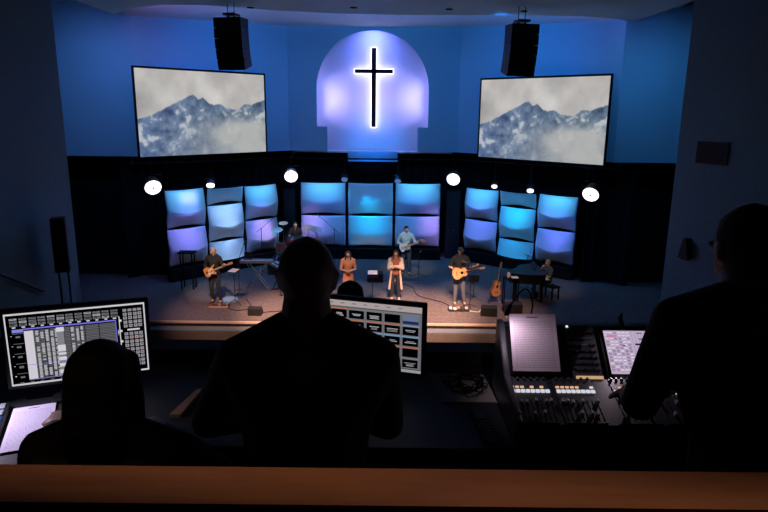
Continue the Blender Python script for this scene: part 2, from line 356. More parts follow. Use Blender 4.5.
line_array(3.38, 4.25, 18.5, 8.53, 0.22, 'black curved speaker array hanging above the right screen')

# ------------------------------------------------------------------ backdrop panel columns
def fabric(w, h, kind, A=0.26):     # kind: 'full' pillow, 'up' only the part facing up, 'down' only the part facing down
    nu, nv = 20, 16; vs = []; fs = []
    for j in range(nv+1):
        v = j/nv
        for i in range(nu+1):
            u = i/nu; s = math.sin(PI*u)**0.8
            if kind == 'full': rg = v/0.52 if v < 0.52 else (1-v)/0.48
            elif kind == 'up': rg = v
            else: rg = 1-v
            z = h*(1-v)
            cut = 0.10*math.sin(PI*u)
            if kind != 'up': z += cut*max(0, (v-0.7)/0.3)*0.9
            if kind != 'down': z -= cut*0.25*max(0, (0.3-v)/0.3)
            if kind != 'down': z -= 0.15*math.sin(PI*u)*max(0, 1-abs(v-0.52)/0.5) if kind == 'full' else 0
            vs.append((w*(u-0.5), -0.03-A*rg*(0.35+0.65*s), z))
    for j in range(nv):
        for i in range(nu):
            a = j*(nu+1)+i; fs.append((a+nu+1, a+nu+2, a+1, a))
    return MB().add(vs, fs)
def column(a, b, zt, middle, label, A=0.33):
    a = Vector(a); b = Vector(b); L = (b-a).length; mid = (a+b)/2; zb = 0.5; H = zt-zb
    t = thing('backdrop_panel', label, 'stage backdrop panel', (mid.x, mid.y, 0), math.atan2(b.y-a.y, b.x-a.x), 'curved fabric backdrop panels')
    MB().box((0, 0.03, zb+H/2), (L-0.02, 0.03, H)).box((-L/2+0.025, -0.03, zt/2), (0.05, 0.08, zt)).box((L/2-0.025, -0.03, zt/2), (0.05, 0.08, zt)).build('frame', matt, t)
    MB().box((0, -0.12, zb/2-0.01), (L, 0.34, zb-0.06)).build('base_skirt', matt, t)
    wd = L-0.09
    if not middle: parts = [('full', 0.5), ('full', 0.5)]
    else: parts = [('down', 0.235), ('full', 0.50), ('up', 0.265)]
    z = zt
    for kd, fr in parts:
        h = H*fr; z -= h
        o = fabric(wd, h-0.035, kd, A).build('fabric_panel', fabM, t, smooth=True); o.location = (0, 0, z+0.01)
        sm = o.modifiers.new('thickness', 'SOLIDIFY'); sm.thickness = 0.012; sm.offset = 1
    n = Vector((math.sin(t.rotation_euler.z), -math.cos(t.rotation_euler.z), 0))
    return mid, n, (b-a).normalized(), L, zb, zt
LA, LB = Vector((-7.85, 21.9, 0)), Vector((-4.42, 25.4, 0))
RA, RB = Vector((3.40, 26.0, 0)), Vector((7.2, 22.8, 0))
CA, CB = Vector((-3.56, 26.0, 0)), Vector((2.38, 26.0, 0))
def panel_lights(geo, spec):
    mid, n, d, L, zb, zt = geo
    H = zt-zb
    for kind, col, p in spec:
        p = p*(1.1 if kind == 'top' else .78)
        if kind == 'top':            # small batten just above the top edge, grazing down
            l = mid+n*0.42; area((l.x, l.y, zt+0.16), (l.x-n.x*0.30, l.y-n.y*0.30, zb+H*0.6), col, p, L*0.72, 0.05, 130, 'panel_batten')
        elif kind == 'up':
            l = mid+n*0.42; area((l.x, l.y, zb-0.1), (l.x-n.x*0.35, l.y-n.y*0.35, zb+H*0.35), col, p, L*0.7, 0.05, 120, 'panel_batten')
        else:                        # (height fraction, sideways offset, width fraction, spread)
            fr, dx, wf, sp = kind; l = mid+n*1.7+d*dx*0.7
            area((l.x, l.y, 4.15), (mid.x+n.x*.1+d.x*dx, mid.y+n.y*.1+d.y*dx, zb+H*fr), col, p, L*wf, 0.05, sp, 'panel_wash')
C1 = (0.0, 0.33, 1.0); CY = (0.0, 0.50, 1.0); PU = (0.30, 0.20, 1.0); WH = (0.45, 0.68, 1.0)
names = {'L': ['leftmost', 'middle', 'innermost'], 'R': ['innermost', 'middle', 'rightmost']}
for side, A, B, zts in (('L', LA, LB, (3.33, 3.28, 3.24)), ('R', RA, RB, (3.10, 3.12, 3.14))):
    for k in range(3):
        lab = '%s curved fabric backdrop column of the %s set, lit blue%s' % (names[side][k], 'left' if side == 'L' else 'right', '' if k == 1 else ' above and violet below')
        g = column(A.lerp(B, k/3+0.002), A.lerp(B, (k+1)/3-0.002), zts[k], k == 1, lab)
        lf = side == 'L'
        if k != 1:
            sp = [('top', (.10, .58, 1), 4.2), ((0.80, 0, .8, 60), C1, 2.6 if lf else 3), ((0.36, 0, .6, 26), PU if lf else (.17, .17, 1.0), 4.6 if lf else 3.8), ((0.15, 0, .8, 60), (0.0, 0.2, 1.0), 3.2)]
            if lf and k == 0: sp.append(((0.86, 0.1, .35, 20), (0.5, .25, 1), 1.3))
            if lf and k == 2: sp += [((0.10, 0.3, .4, 26), (1.0, 0.55, 0.6), 2.6)]
        else:
            mc = WH if lf else CY
            sp = [((0.66, 0, .55, 24), mc, 3.0 if lf else 4.4), ((0.9, 0, .8, 50), (0.0, 0.28, 0.8), 1.4), ((0.4, 0, .8, 70), C1, 3.4), ((0.16, 0, .6, 24), mc, 3.6 if lf else 3), ('up', mc, 1.3 if lf else 1.3)]
        panel_lights(g, sp)
for k in range(3):
    lab = '%s fabric backdrop column of the centre set below the cross' % ['left', 'middle', 'right'][k]
    g = column(CA.lerp(CB, k/3+0.002), CA.lerp(CB, (k+1)/3-0.002), 3.24, False, lab, 0.16)
    if k == 1: sp = [((0.75, 0, .9, 80), (0.0, 0.30, 0.8), 4.5), ((0.66, 0, .2, 14), CY, 1.2), ((0.38, 0, .55, 24), CY, 5), ((0.12, 0, .6, 40), C1, 3.5), ('up', WH, 1.0)]
    else: sp = [('top', (.10, .58, 1), 6.5), ((0.7, 0, .9, 70), (0.0, 0.22, 1.0), 3), ((0.30, -0.5 if k == 0 else 0.65, .35, 26), (0.5, 0.26, 1.0), 4), ((0.25, 0.3 if k == 0 else -0.3, .6, 60), (0.0, 0.14, 1.0), 5)]
    panel_lights(g, sp)

# ------------------------------------------------------------------ stage lamps
pipe = MB()
for a, b in (((-8.4, 20.59), (-3.6, 24.0)), ((-3.6, 24.0), (2.63, 24.0)), ((2.63, 24.0), (7.7, 20.49))): pipe.tube([(*a, 4.35), (*b, 4.35)], 0.03, 8)
for a, b in (((-8.3, 20.66), (-8.9, 21.98)), ((-3.6, 24.0), (-3.75, 26.25)), ((2.63, 24.0), (2.8, 26.25)), ((7.6, 20.56), (8.1, 21.58))): pipe.tube([(*a, 4.35), (*b, 4.48)], 0.02, 6)
tag(pipe.build('lighting_pipe', matt), 'black pipe the stage lamps hang from, above the backdrop panels', 'lighting pipe')
def par(x, y, z, r, label, strength, toward, big=True, drop=4.312):
    t = thing('stage_lamp', label, 'stage light', (x, y, drop), 0, 'round stage lamps' if big else 'small stage lamps')
    d = (Vector(toward)-Vector((x, y, z))).normalized(); c = Vector((0, 0, z-drop)); rc = r*1.1
    MB().lathe([(r*0.5, -r*1.5), (rc*0.8, -r*1.3), (rc, -r*0.3), (rc, 0), (r, 0.0), (r, -0.02)], c, 28, d).build('lamp_housing', blkm, t, smooth=True)
    fc = MB().lathe([(r, 0.0), (r*0.97, 0.02), (0.0, 0.035)], c, 28, d).build('lens', emis('lens_%d' % int(strength*10), (1.0, 0.93, 0.95), strength) if strength > 1 else emis('lens_dim', (0.12, 0.25, 0.6), 0.6), t)
    if big: MB().lathe([(r*0.13, 0.03), (r*0.13, 0.05)], c, 12, d).build('centre_sensor', matt, t)
    side = d.cross(Vector((0, 0, 1))).normalized()
    MB().tube([c+side*rc*1.08-d*r*0.6, c+side*rc*1.08-d*r*0.6+Vector((0, 0, rc*1.2)), c-side*rc*1.08-d*r*0.6+Vector((0, 0, rc*1.2)), c-side*rc*1.08-d*r*0.6], 0.015, 6).tube([c-d*r*0.6+Vector((0, 0, rc*1.2)), (0, 0, 0.006)], 0.02, 6).build('yoke', blkm, t)
par(-7.82, 21.0, 3.54, 0.27, 'bright round stage lamp left of the left backdrop set', 2.6, (-2.5, 12, -1.5))
par(-3.6, 24.0, 3.66, 0.25, 'bright round stage lamp between the left and centre backdrop sets', 2.6, (-1.5, 12, -1.5))
par(2.63, 24.0, 3.61, 0.25, 'bright round stage lamp between the centre and right backdrop sets', 2.6, (-0.5, 12, -1.5))
par(6.96, 21.0, 3.46, 0.27, 'bright round stage lamp right of the right backdrop set', 2.6, (1.0, 12, -2.5))
par(-6.2, 22.15, 3.50, 0.14, 'small lit stage lamp above the middle column of the left backdrop set', 3, (-4.5, 15, -5), False)
par(4.05, 23.02, 3.47, 0.11, 'small lit stage lamp above the innermost column of the right backdrop set', 1.6, (2.5, 15, -5), False)
par(5.2, 22.22, 3.42, 0.12, 'small lit stage lamp above the middle column of the right backdrop set', 2.4, (3.5, 15, -5), False)
par(0.5, 24.0, 3.52, 0.12, 'small blue stage lamp right of centre above the centre backdrop set', 0.5, (0.2, 15, -5), False)
par(-1.55, 24.0, 3.56, 0.12, 'small dark stage lamp left of centre above the centre backdrop set', 0.5, (-1.2, 10, -8), False)

# ------------------------------------------------------------------ things on the side walls
def on_wall(px, py, side):          # where the line of sight through a photo pixel meets a side wall
    r = fw + (px-384)/F_PX*rr - (py-256)/F_PX*uu
    a, b = (Vector((-8.6, 17.0, 0)), Vector((-13.2, 5.0, 0))) if side < 0 else (Vector((7.87, 17.0, 0)), Vector((12.5, 5.0, 0)))
    d = b-a; n = Vector((-d.y, d.x, 0)); c = Vector((0, 0, CAM_Z)); t = (a-c).dot(n)/r.dot(n); return c+r*t
rzR = math.atan2(-12, 4.63); rzL = math.atan2(12, 4.6)
p = on_wall(713, 153, 1)
t = thing('wall_vent', 'dark square vent grille high on the right side wall', 'vent', p, rzR)
MB().box((0, -0.03, 0), (0.95, 0.05, 0.56)).build('vent_frame', mat('dark_blue_metal', (0.035, 0.04, 0.05), 0.6), t, bevel=0.01)
for k in range(8): MB().box((0, -0.062, -0.22+k*0.063), (0.85, 0.012, 0.03), Matrix.Rotation(0.5, 3, 'X')).build('slat', blkm, t)
p = on_wall(689, 248, 1)
t = thing('wall_sconce', 'small dark wedge-shaped sconce on the right side wall', 'wall lamp', p, rzR)
MB().prism([(-0.17, -0.27), (0.17, -0.27), (0.05, 0.27), (-0.05, 0.27)], -0.20, 0.0).build('shade', blkm, t, bevel=0.01)
MB().box((0, -0.1, -0.29), (0.2, 0.12, 0.04)).build('lamp_base', blkm, t)
t = thing('column_speaker', 'tall narrow dark speaker on two poles beside the left side wall', 'speaker', (-8.50, 16.0, -0.9), 0.35)
MB().box((0, 0, 3.52), (0.36, 0.34, 1.45)).build('cabinet', mat('navy_cabinet', (0.03, 0.045, 0.06), 0.6), t, bevel=0.02)
MB().box((0, -0.178, 3.52), (0.30, 0.015, 1.36)).build('grille', blkm, t)
for x in (-0.11, 0.11): MB().tube([(x, 0, 0.02), (x, 0, 2.8)], 0.025, 8).build('pole', blkm, t)
MB().box((0, 0, 0.02), (0.6, 0.5, 0.04)).build('foot_plate', blkm, t)
a, b = on_wall(-12, 271, -1), on_wall(41, 291, -1)
off = Vector((0.10, -0.04, 0))
t = thing('handrail', 'thin dark handrail sloping down the left side wall', 'handrail', a)
MB().tube([off, b-a+off], 0.028, 8).build('rail', blkm, t)
for k in (0.08, 0.5, 0.93): MB().tube([(b-a)*k-off*0.1, (b-a)*k+off], 0.014, 6).build('rail_bracket', blkm, t)
for k in range(3):                      # wooden side steps under the handrail
    struct(MB().box((-9.75-0.42*k, 15.2-0.6*k, 0.05+0.36*k), (1.0, 0.62, 1.9+0.72*k)).build('trim_%d' % (6+k), riserM))
struct(MB().box((8.55, 16.1, 0.2), (0.7, 1.8, 2.2)).build('trim_9', mat('ledge_paint', (0.3, 0.3, 0.3), 0.9)))

# ------------------------------------------------------------------ people
ICO = []
_b = bmesh.new(); bmesh.ops.create_icosphere(_b, subdivisions=2, radius=1); ICO = [v.co.copy() for v in _b.verts]; _b.free()
def hull(mb, nodes, M=None):            # convex skin around a few balls: (point, radius or (rx,ry,rz))
    b = bmesh.new()
    for p, r in nodes:
        r = (r, r, r) if isinstance(r, (int, float)) else r
        for v in ICO:
            q = Vector(p)+Vector((v.x*r[0], v.y*r[1], v.z*r[2])); b.verts.new(M @ q if M else q)
    res = bmesh.ops.convex_hull(b, input=b.verts[:])
    bmesh.ops.delete(b, geom=[v for v in b.verts if not v.link_faces], context='VERTS')
    b.verts.index_update(); mb.add([v.co.copy() for v in b.verts], [tuple(v.index for v in f.verts) for f in b.faces]); b.free()
def chain(mb, nodes, M=None):
    for i in range(len(nodes)-1): hull(mb, nodes[i:i+2], M)
def skinned(name, mb, m, parent, voxel=0.009, smooth=4):    # fuse the overlapping pieces into one continuous surface
    me = bpy.data.meshes.new(name); me.from_pydata(mb.v, [], mb.f)
    o = bpy.data.objects.new('tmp', me); COL.objects.link(o)
    r = o.modifiers.new('r', 'REMESH'); r.mode = 'VOXEL'; r.voxel_size = voxel
    q = o.modifiers.new('s', 'SMOOTH'); q.factor = 0.5; q.iterations = smooth
    dg = bpy.context.evaluated_depsgraph_get(); nm = bpy.data.meshes.new_from_object(o.evaluated_get(dg))
    bpy.data.objects.remove(o); nm.materials.clear(); nm.materials.append(m); nm.name = name
    return finish(bpy.data.objects.new(name, nm), parent, True)
def hand(mb, w, d, n, side, curl):      # wrist, finger direction, palm normal, thumb side, bend per joint
    d = Vector(d).normalized(); n = (Vector(n)-d*Vector(n).dot(d)).normalized(); s = d.cross(n)*side; w = Vector(w)
    hull(mb, [(w, 0.024), (w+d*0.035+s*0.028, 0.014), (w+d*0.035-s*0.028, 0.013), (w+d*0.09+s*0.034, 0.011), (w+d*0.082-s*0.034, 0.010)])
    for k, (o, L) in enumerate(((0.033, 0.070), (0.011, 0.080), (-0.011, 0.075), (-0.033, 0.060))):
        p = w+d*0.085+s*o; r = 0.0092; a = 0.15
        for seg in (0.45, 0.30, 0.25):
            a += curl; q = p+(d*math.cos(a)+n*math.sin(a)+s*o*1.2).normalized()*L*seg
            hull(mb, [(p, r), (q, r*0.9)]); p = q; r *= 0.9
    p = w+d*0.03+s*0.028; q = p+(d*0.55+s*0.75+n*0.35).normalized()*0.035; e = q+(d*0.8+s*0.25+n*0.4).normalized()*0.032
    hull(mb, [(p, 0.013), (q, 0.011)]); hull(mb, [(q, 0.011), (e, 0.009)])
STAND = dict(pelvis=(0, 0, .95), chest=(0, 0, 1.27), neck=(0, .01, 1.47), head=(0, -.015, 1.63),
             shL=(.185, 0, 1.42), elL=(.23, 0, 1.13), wrL=(.20, -.12, .90), shR=(-.185, 0, 1.42), elR=(-.23, 0, 1.13), wrR=(-.20, -.12, .90),
             hipL=(.09, 0, .92), knL=(.11, -.03, .50), anL=(.12, .02, .09), hipR=(-.09, 0, .92), knR=(-.11, -.03, .50), anR=(-.12, .02, .09))
def person(label, loc, rz, J, skin=(0.55, 0.31, 0.21), hair='short', hairc=(0.03, 0.018, 0.012), top=(0.02, 0.02, 0.02), sleeve='short', bottom=(0.03, 0.035, 0.06),
           shoe=(0.03, 0.03, 0.03), head=(0.15, 0), scale=1.0, curl=0.45, palmL=(0, 0, 1), palmR=(0, 0, 1), dress=None, coat=None, voxel=0.010, girth=1.0, hs=1.0, bobk=1.0, name_cat='person'):
    P = {k: Vector(v) for k, v in {**STAND, **J}.items()}
    t = thing('person', label, name_cat, loc, rz); t.scale = (scale,)*3
    fem = dress or coat; g = girth; sw = 0.9 if fem else 1.0
    HM = Matrix.Translation(P['head']) @ Matrix.Rotation(head[1], 4, 'Z') @ Matrix.Rotation(head[0], 4, 'X') @ Matrix.Scale(hs, 4); nw = 1.28 if hs > 1 else 1.0
    b = MB()
    hull(b, [((0, .018, .022), (.076, .093, .093)), ((0, -.02, -.02), (.066, .068, .075))], HM)
    hull(b, [((0, -.02, -.02), (.064, .066, .07)), ((0, -.045, -.085), (.034, .034, .026))], HM)
    hull(b, [((0, -.088, .012), .009), ((0, -.108, -.022), .013), ((0, -.088, -.03), .017)], HM)
    for s in (-1, 1):
        hull(b, [((s*.076, .008, .012), (.010, .018, .016)), ((s*.073, .004, -.02), (.008, .011, .012))], HM)
        hull(b, [((s*.028, -.083, .018), .010), ((s*.045, -.078, .016), .009)], HM)
    nk = HM @ Vector((0, .02, -.06))
    hull(b, [(nk, (.054*nw, .056*nw, .05)), (P['neck'], (.062*nw, .062*nw, .045))])
    for S in 'LR': hull(b, [(nk+Vector((0, .01, -.04)), .046), (P['neck'], .056), (P['sh'+S], .05), (P['sh'+S]*.6+P['chest']*.4, .06)])
    hull(b, [(P['neck'], (.06, .06, .04)), (P['shL']*.5+P['neck']*.5, .05), (P['shR']*.5+P['neck']*.5, .05), (P['chest'], (.13, .10, .10))])
    hull(b, [(P['shL'], .052), (P['shR'], .052), (P['chest'], (.15*sw*g, .11*g, .12))])
    waist = P['chest']*.4+P['pelvis']*.6+Vector((0, 0, .04))
    hull(b, [(P['chest'], (.15*sw*g, .11*g, .12)), (waist, (.125*sw*g, .095*g, .07))]); hull(b, [(waist, (.125*sw*g, .095*g, .07)), (P['pelvis'], (.145*g, .10*g, .09))])
    for s, S in ((1, 'L'), (-1, 'R')):
        sh, el, wr, hp, kn, an = [P[k+S] for k in ('sh', 'el', 'wr', 'hip', 'kn', 'an')]
        chain(b, [(sh, .052), (sh.lerp(el, .5), .045), (el, .037)]); chain(b, [(el, .037), (el.lerp(wr, .3), .038), (wr, .026)])
        hand(b, wr, wr-el, palmL if S == 'L' else palmR, s, curl)
        chain(b, [(hp, .085), (hp.lerp(kn, .4), .078), (kn, .055)]); chain(b, [(kn, .055), (kn.lerp(an, .35), .053), (an, .036)])
        hull(b, [(an, .036), (an+Vector((0, .025, -.045)), .034), (an+Vector((s*.01, -.15, -.06)), (.035, .04, .022))])
    m = mat('skin_%d_%d' % (int(skin[0]*100), int(skin[1]*100)), skin, 0.55)
    skinned('body', b, m, t, voxel)
    # eyes and mouth
    for s in (-1, 1):
        e = MB(); e.M = HM; e.lathe([(0.001, -.010), (.0085, -.005), (.010, 0), (.0085, .005), (.001, .010)], (s*.031, -.081, .0), 10); o = e.build('eye', mat('eye_white', (.75, .73, .7), .3), t, True)
        e = MB(); e.M = HM; e.lathe([(.0052, 0), (.004, .0022), (.0005, .003)], (s*.031, -.0905, .0), 10, (0, -1, 0)); e.build('iris', mat('iris_brown', (.03, .015, .01), .2), o)
    e = MB(); hull(e, [((-.02, -.082, -.062), .0065), ((0, -.088, -.062), .0075), ((.02, -.082, -.062), .0065)], HM); e.build('mouth', mat('lips', (.35, .12, .10), .5), t, True)
    # clothes
    c = MB(); k = .014
    hull(c, [(P['shL']*.5+P['neck']*.5-Vector((0, 0, .015)), .055), (P['shR']*.5+P['neck']*.5-Vector((0, 0, .015)), .055), (P['chest'], (.14, .11, .10))])
    for S in 'LR': hull(c, [(nk+Vector((0, .018, -.045)), .056), (P['neck']+Vector((0, .005, .0)), .070), (P['sh'+S], .05+k), (P['sh'+S]*.6+P['chest']*.4, .06)])
    hull(c, [(P['shL'], .052+k), (P['shR'], .052+k), (P['chest'], (.15*sw*g+k, .11*g+k, .12))])
    hull(c, [(P['chest'], (.15*sw*g+k, .11*g+k, .12)), (waist, (.13*sw*g+k, .10*g+k, .07))]); hull(c, [(waist, (.13*sw*g+k, .10*g+k, .07)), (P['pelvis'], (.145*g+k+.004, .10*g+k+.004, .09))])
    for S in 'LR':
        sh, el, wr = [P[q+S] for q in ('sh', 'el', 'wr')]
        if sleeve == 'short': chain(c, [(sh, .052+k), (sh.lerp(el, .75), .047+k)])
        else: chain(c, [(sh, .052+k), (sh.lerp(el, .5), .047+k), (el, .038+k), (wr.lerp(el, .12), .030+k)])
    tm = mat('cloth_%d_%d_%d' % tuple(int(v*1000) for v in top), top, 0.85, bump=0.2, scale=60)
    skinned({'short': 'shirt', 'long': 'long_sleeved_shirt'}[sleeve], c, tm, t, voxel)
    if dress:
        d_ = MB(); pv = P['pelvis']; hull(d_, [(waist, (.14, .11, .05)), (pv, (.175, .135, .09))])
        hull(d_, [(pv, (.175, .135, .09)), (pv+Vector((0, -.01, -.50)), (.22, .17, .03))]); skinned('dress_skirt', d_, tm, t, voxel)
    else:
        c = MB(); hull(c, [(P['pelvis'], (.15*g+.006, .105*g+.006, .08)), (P['hipL'], .09), (P['hipR'], .09)])
        for S in 'LR':
            hp, kn, an = [P[q+S] for q in ('hip', 'kn', 'an')]
            chain(c, [(hp, .094), (hp.lerp(kn, .4), .088), (kn, .066), (kn.lerp(an, .4), .062), (an+Vector((0, 0, .03)), .052)])
        skinned('trousers', c, mat('denim_%d_%d_%d' % tuple(int(v*1000) for v in bottom), bottom, 0.9, bump=0.3, scale=90), t, voxel)
    for s, S in ((1, 'L'), (-1, 'R')):
        an = P['an'+S]; c = MB()
        hull(c, [(an+Vector((0, .005, -.02)), .043), (an+Vector((0, .03, -.05)), (.04, .042, .038)), (an+Vector((s*.012, -.155, -.062)), (.044, .05, .026))])
        skinned('shoe', c, mat('shoe_%d' % int(shoe[0]*100), shoe, 0.6), t, voxel)
    if coat:                             # long open cardigan hanging at both sides
        c = MB(); pv = P['pelvis']
        for s, S in ((1, 'L'), (-1, 'R')):
            sh, el, wr = [P[q+S] for q in ('sh', 'el', 'wr')]
            chain(c, [(sh, .075), (sh.lerp(el, .5), .073), (el, .072), (wr.lerp(el, .15), .062)])
            chain(c, [(sh*.7+P['neck']*.3, .06), (P['chest']+Vector((s*.13, .0, 0)), (.055, .12, .08)), (pv+Vector((s*.15, .01, 0)), (.045, .13, .06)), (pv+Vector((s*.21, .0, -.55)), (.05, .13, .03))])
        hull(c, [(P['chest']+Vector((.1, .09, .05)), .05), (P['chest']+Vector((-.1, .09, .05)), .05), (pv+Vector((.15, .12, -.3)), .04), (pv+Vector((-.15, .12, -.3)), .04)])
        skinned('cardigan', c, mat('cardigan', coat, 0.9, bump=0.3, scale=50, var=0.35), t, voxel)
    if hair != 'bald':
        c = MB()
        hull(c, [((0, .024, .036), (.083, .094, .088)), ((0, .045, -.015), (.078, .068, .07))], HM)
        if hair == 'long':
            hull(c, [((0, .045, 0), (.088, .07, .08)), ((0, .07, -.17), (.095, .045, .05))], HM)
            for s in (-1, 1): chain(c, [((s*.06, -.02, .06), .035), ((s*.082, -.01, -.03), .028), ((s*.085, -.03, -.17), .030), ((s*.08, -.05, -.27), .02)], HM)
        if hair == 'bob':
            hull(c, [((0, .03, .03), (.086, .098, .088)), ((0, .05, -.12), (.088, .07, .06))], HM)
            for s in (-1, 1): chain(c, [((s*.055, -.02, .05), .035), ((s*.075, -.01, -.05), .030), ((s*.078, .0, -.16), .034)], HM)
        if hair == 'cap':
            skinned('hair', c, mat('hair_dark', hairc, .8), t, voxel); c = MB()
            hull(c, [((0, .012, .055), (.089, .102, .072))], HM); hull(c, [((-.045, -.085, .05), (.025, .02, .007)), ((.045, -.085, .05), (.025, .02, .007)), ((0, -.155, .035), (.04, .02, .006))], HM)
            skinned('cap', c, mat('cap_black', (.012, .012, .014), .8), t, .007)
        else: skinned('hair', c, mat('hair_%d_%d' % (int(hairc[0]*1000), int(hairc[2]*1000)), hairc, 0.8, bump=0.6, scale=70), t, voxel)
    return t
black = (0.012, 0.012, 0.013)
# musicians on stage (they face the camera)
GH = dict(elL=(.30, -.05, 1.16), wrL=(.40, -.24, 1.24), elR=(-.30, .03, 1.16), wrR=(-.10, -.19, 1.08))
person('bald guitarist in black shirt playing an electric guitar at the left of the stage', (-5.45, 19.40, 0), -0.1, {**GH, 'anL': (.17, -.02, .09), 'anR': (-.10, .05, .09)}, hair='bald', top=black, sleeve='long', bottom=(.02, .022, .03), head=(.25, -.5), palmL=(0, .5, .8), palmR=(0, 1, 0), skin=(.60, .33, .22), scale=1.06)
person('singer with long brown hair in a rust orange outfit, hands clasped', (-1.17, 19.78, 0), 0.05, dict(elL=(.25, -.04, 1.12), wrL=(.06, -.22, 1.10), elR=(-.25, -.04, 1.12), wrR=(-.06, -.22, 1.10)), hair='long', hairc=(.05, .022, .012), top=(.60, .21, .11), sleeve='short', dress=True, bottom=black, shoe=(.3, .2, .15), head=(.05, 0), palmL=(-1, 0, 0), palmR=(1, 0, 0), scale=.97)
person('singer with long brown hair in a long cream cardigan, hands at her chest', (.39, 19.95, 0), 0, dict(elL=(.23, -.06, 1.13), wrL=(.05, -.20, 1.22), elR=(-.23, -.06, 1.13), wrR=(-.05, -.20, 1.22)), hair='long', hairc=(.05, .022, .012), top=(.30, .09, .05), sleeve='short', coat=(.62, .48, .38), bottom=(.02, .02, .025), shoe=(.6, .45, .35), head=(.08, .05), palmL=(-1, 0, 0), palmR=(1, 0, 0), scale=.97)
person('guitarist in pale blue long-sleeved shirt standing behind the singers', (.84, 23.22, 0), 0.1, {**GH}, hair='short', top=(.38, .50, .58), sleeve='long', bottom=(.05, .07, .11), head=(.2, .3), palmL=(0, .5, .8), palmR=(0, 1, 0), scale=1.10, hairc=(.012, .01, .01))
person('guitarist in black cap and black t-shirt playing an acoustic guitar', (2.45, 19.46, 0), 0.05, {**GH, 'anL': (.16, .0, .09), 'anR': (-.12, .0, .09)}, hair='cap', top=black, sleeve='short', bottom=(.10, .11, .14), shoe=(.08, .08, .1), head=(.15, .1), palmL=(0, .5, .8), palmR=(0, 1, 0), scale=1.10, girth=1.1)
SIT = dict(pelvis=(0, .05, .56), chest=(0, .02, .88), neck=(0, .0, 1.07), head=(0, -.03, 1.23), shL=(.185, 0, 1.02), shR=(-.185, 0, 1.02), hipL=(.1, .02, .54), hipR=(-.1, .02, .54),
           knL=(.16, -.42, .52), knR=(-.16, -.42, .52), anL=(.15, -.40, .09), anR=(-.15, -.40, .09), elL=(.24, -.10, .80), wrL=(.18, -.36, .80), elR=(-.24, -.10, .80), wrR=(-.18, -.36, .80))
person('drummer in black shirt seated behind the drums', (-3.56, 24.55, .45), 0.1, {**SIT, 'knL': (.26, -.34, .54), 'knR': (-.26, -.34, .54), 'anL': (.28, -.34, .09), 'anR': (-.28, -.34, .09)}, hair='short', top=black, sleeve='short', bottom=black, head=(.1, .2), palmL=(0, 0, -1), palmR=(0, 0, -1), skin=(.6, .36, .25))
person('grey-haired pianist in grey t-shirt seated at the piano with a hand at the mouth', (5.52, 20.35, 0), -PI/2+0.5, {**SIT, 'elR': (-.22, -.16, .86), 'wrR': (-.07, -.20, 1.07), 'elL': (.23, -.12, .80), 'wrL': (.14, -.36, .86)}, hair='short', hairc=(.35, .22, .15), top=(.075, .08, .085), sleeve='short', bottom=(.10, .13, .18), head=(.1, .2), palmL=(0, 0, -1), palmR=(.5, .5, 0))

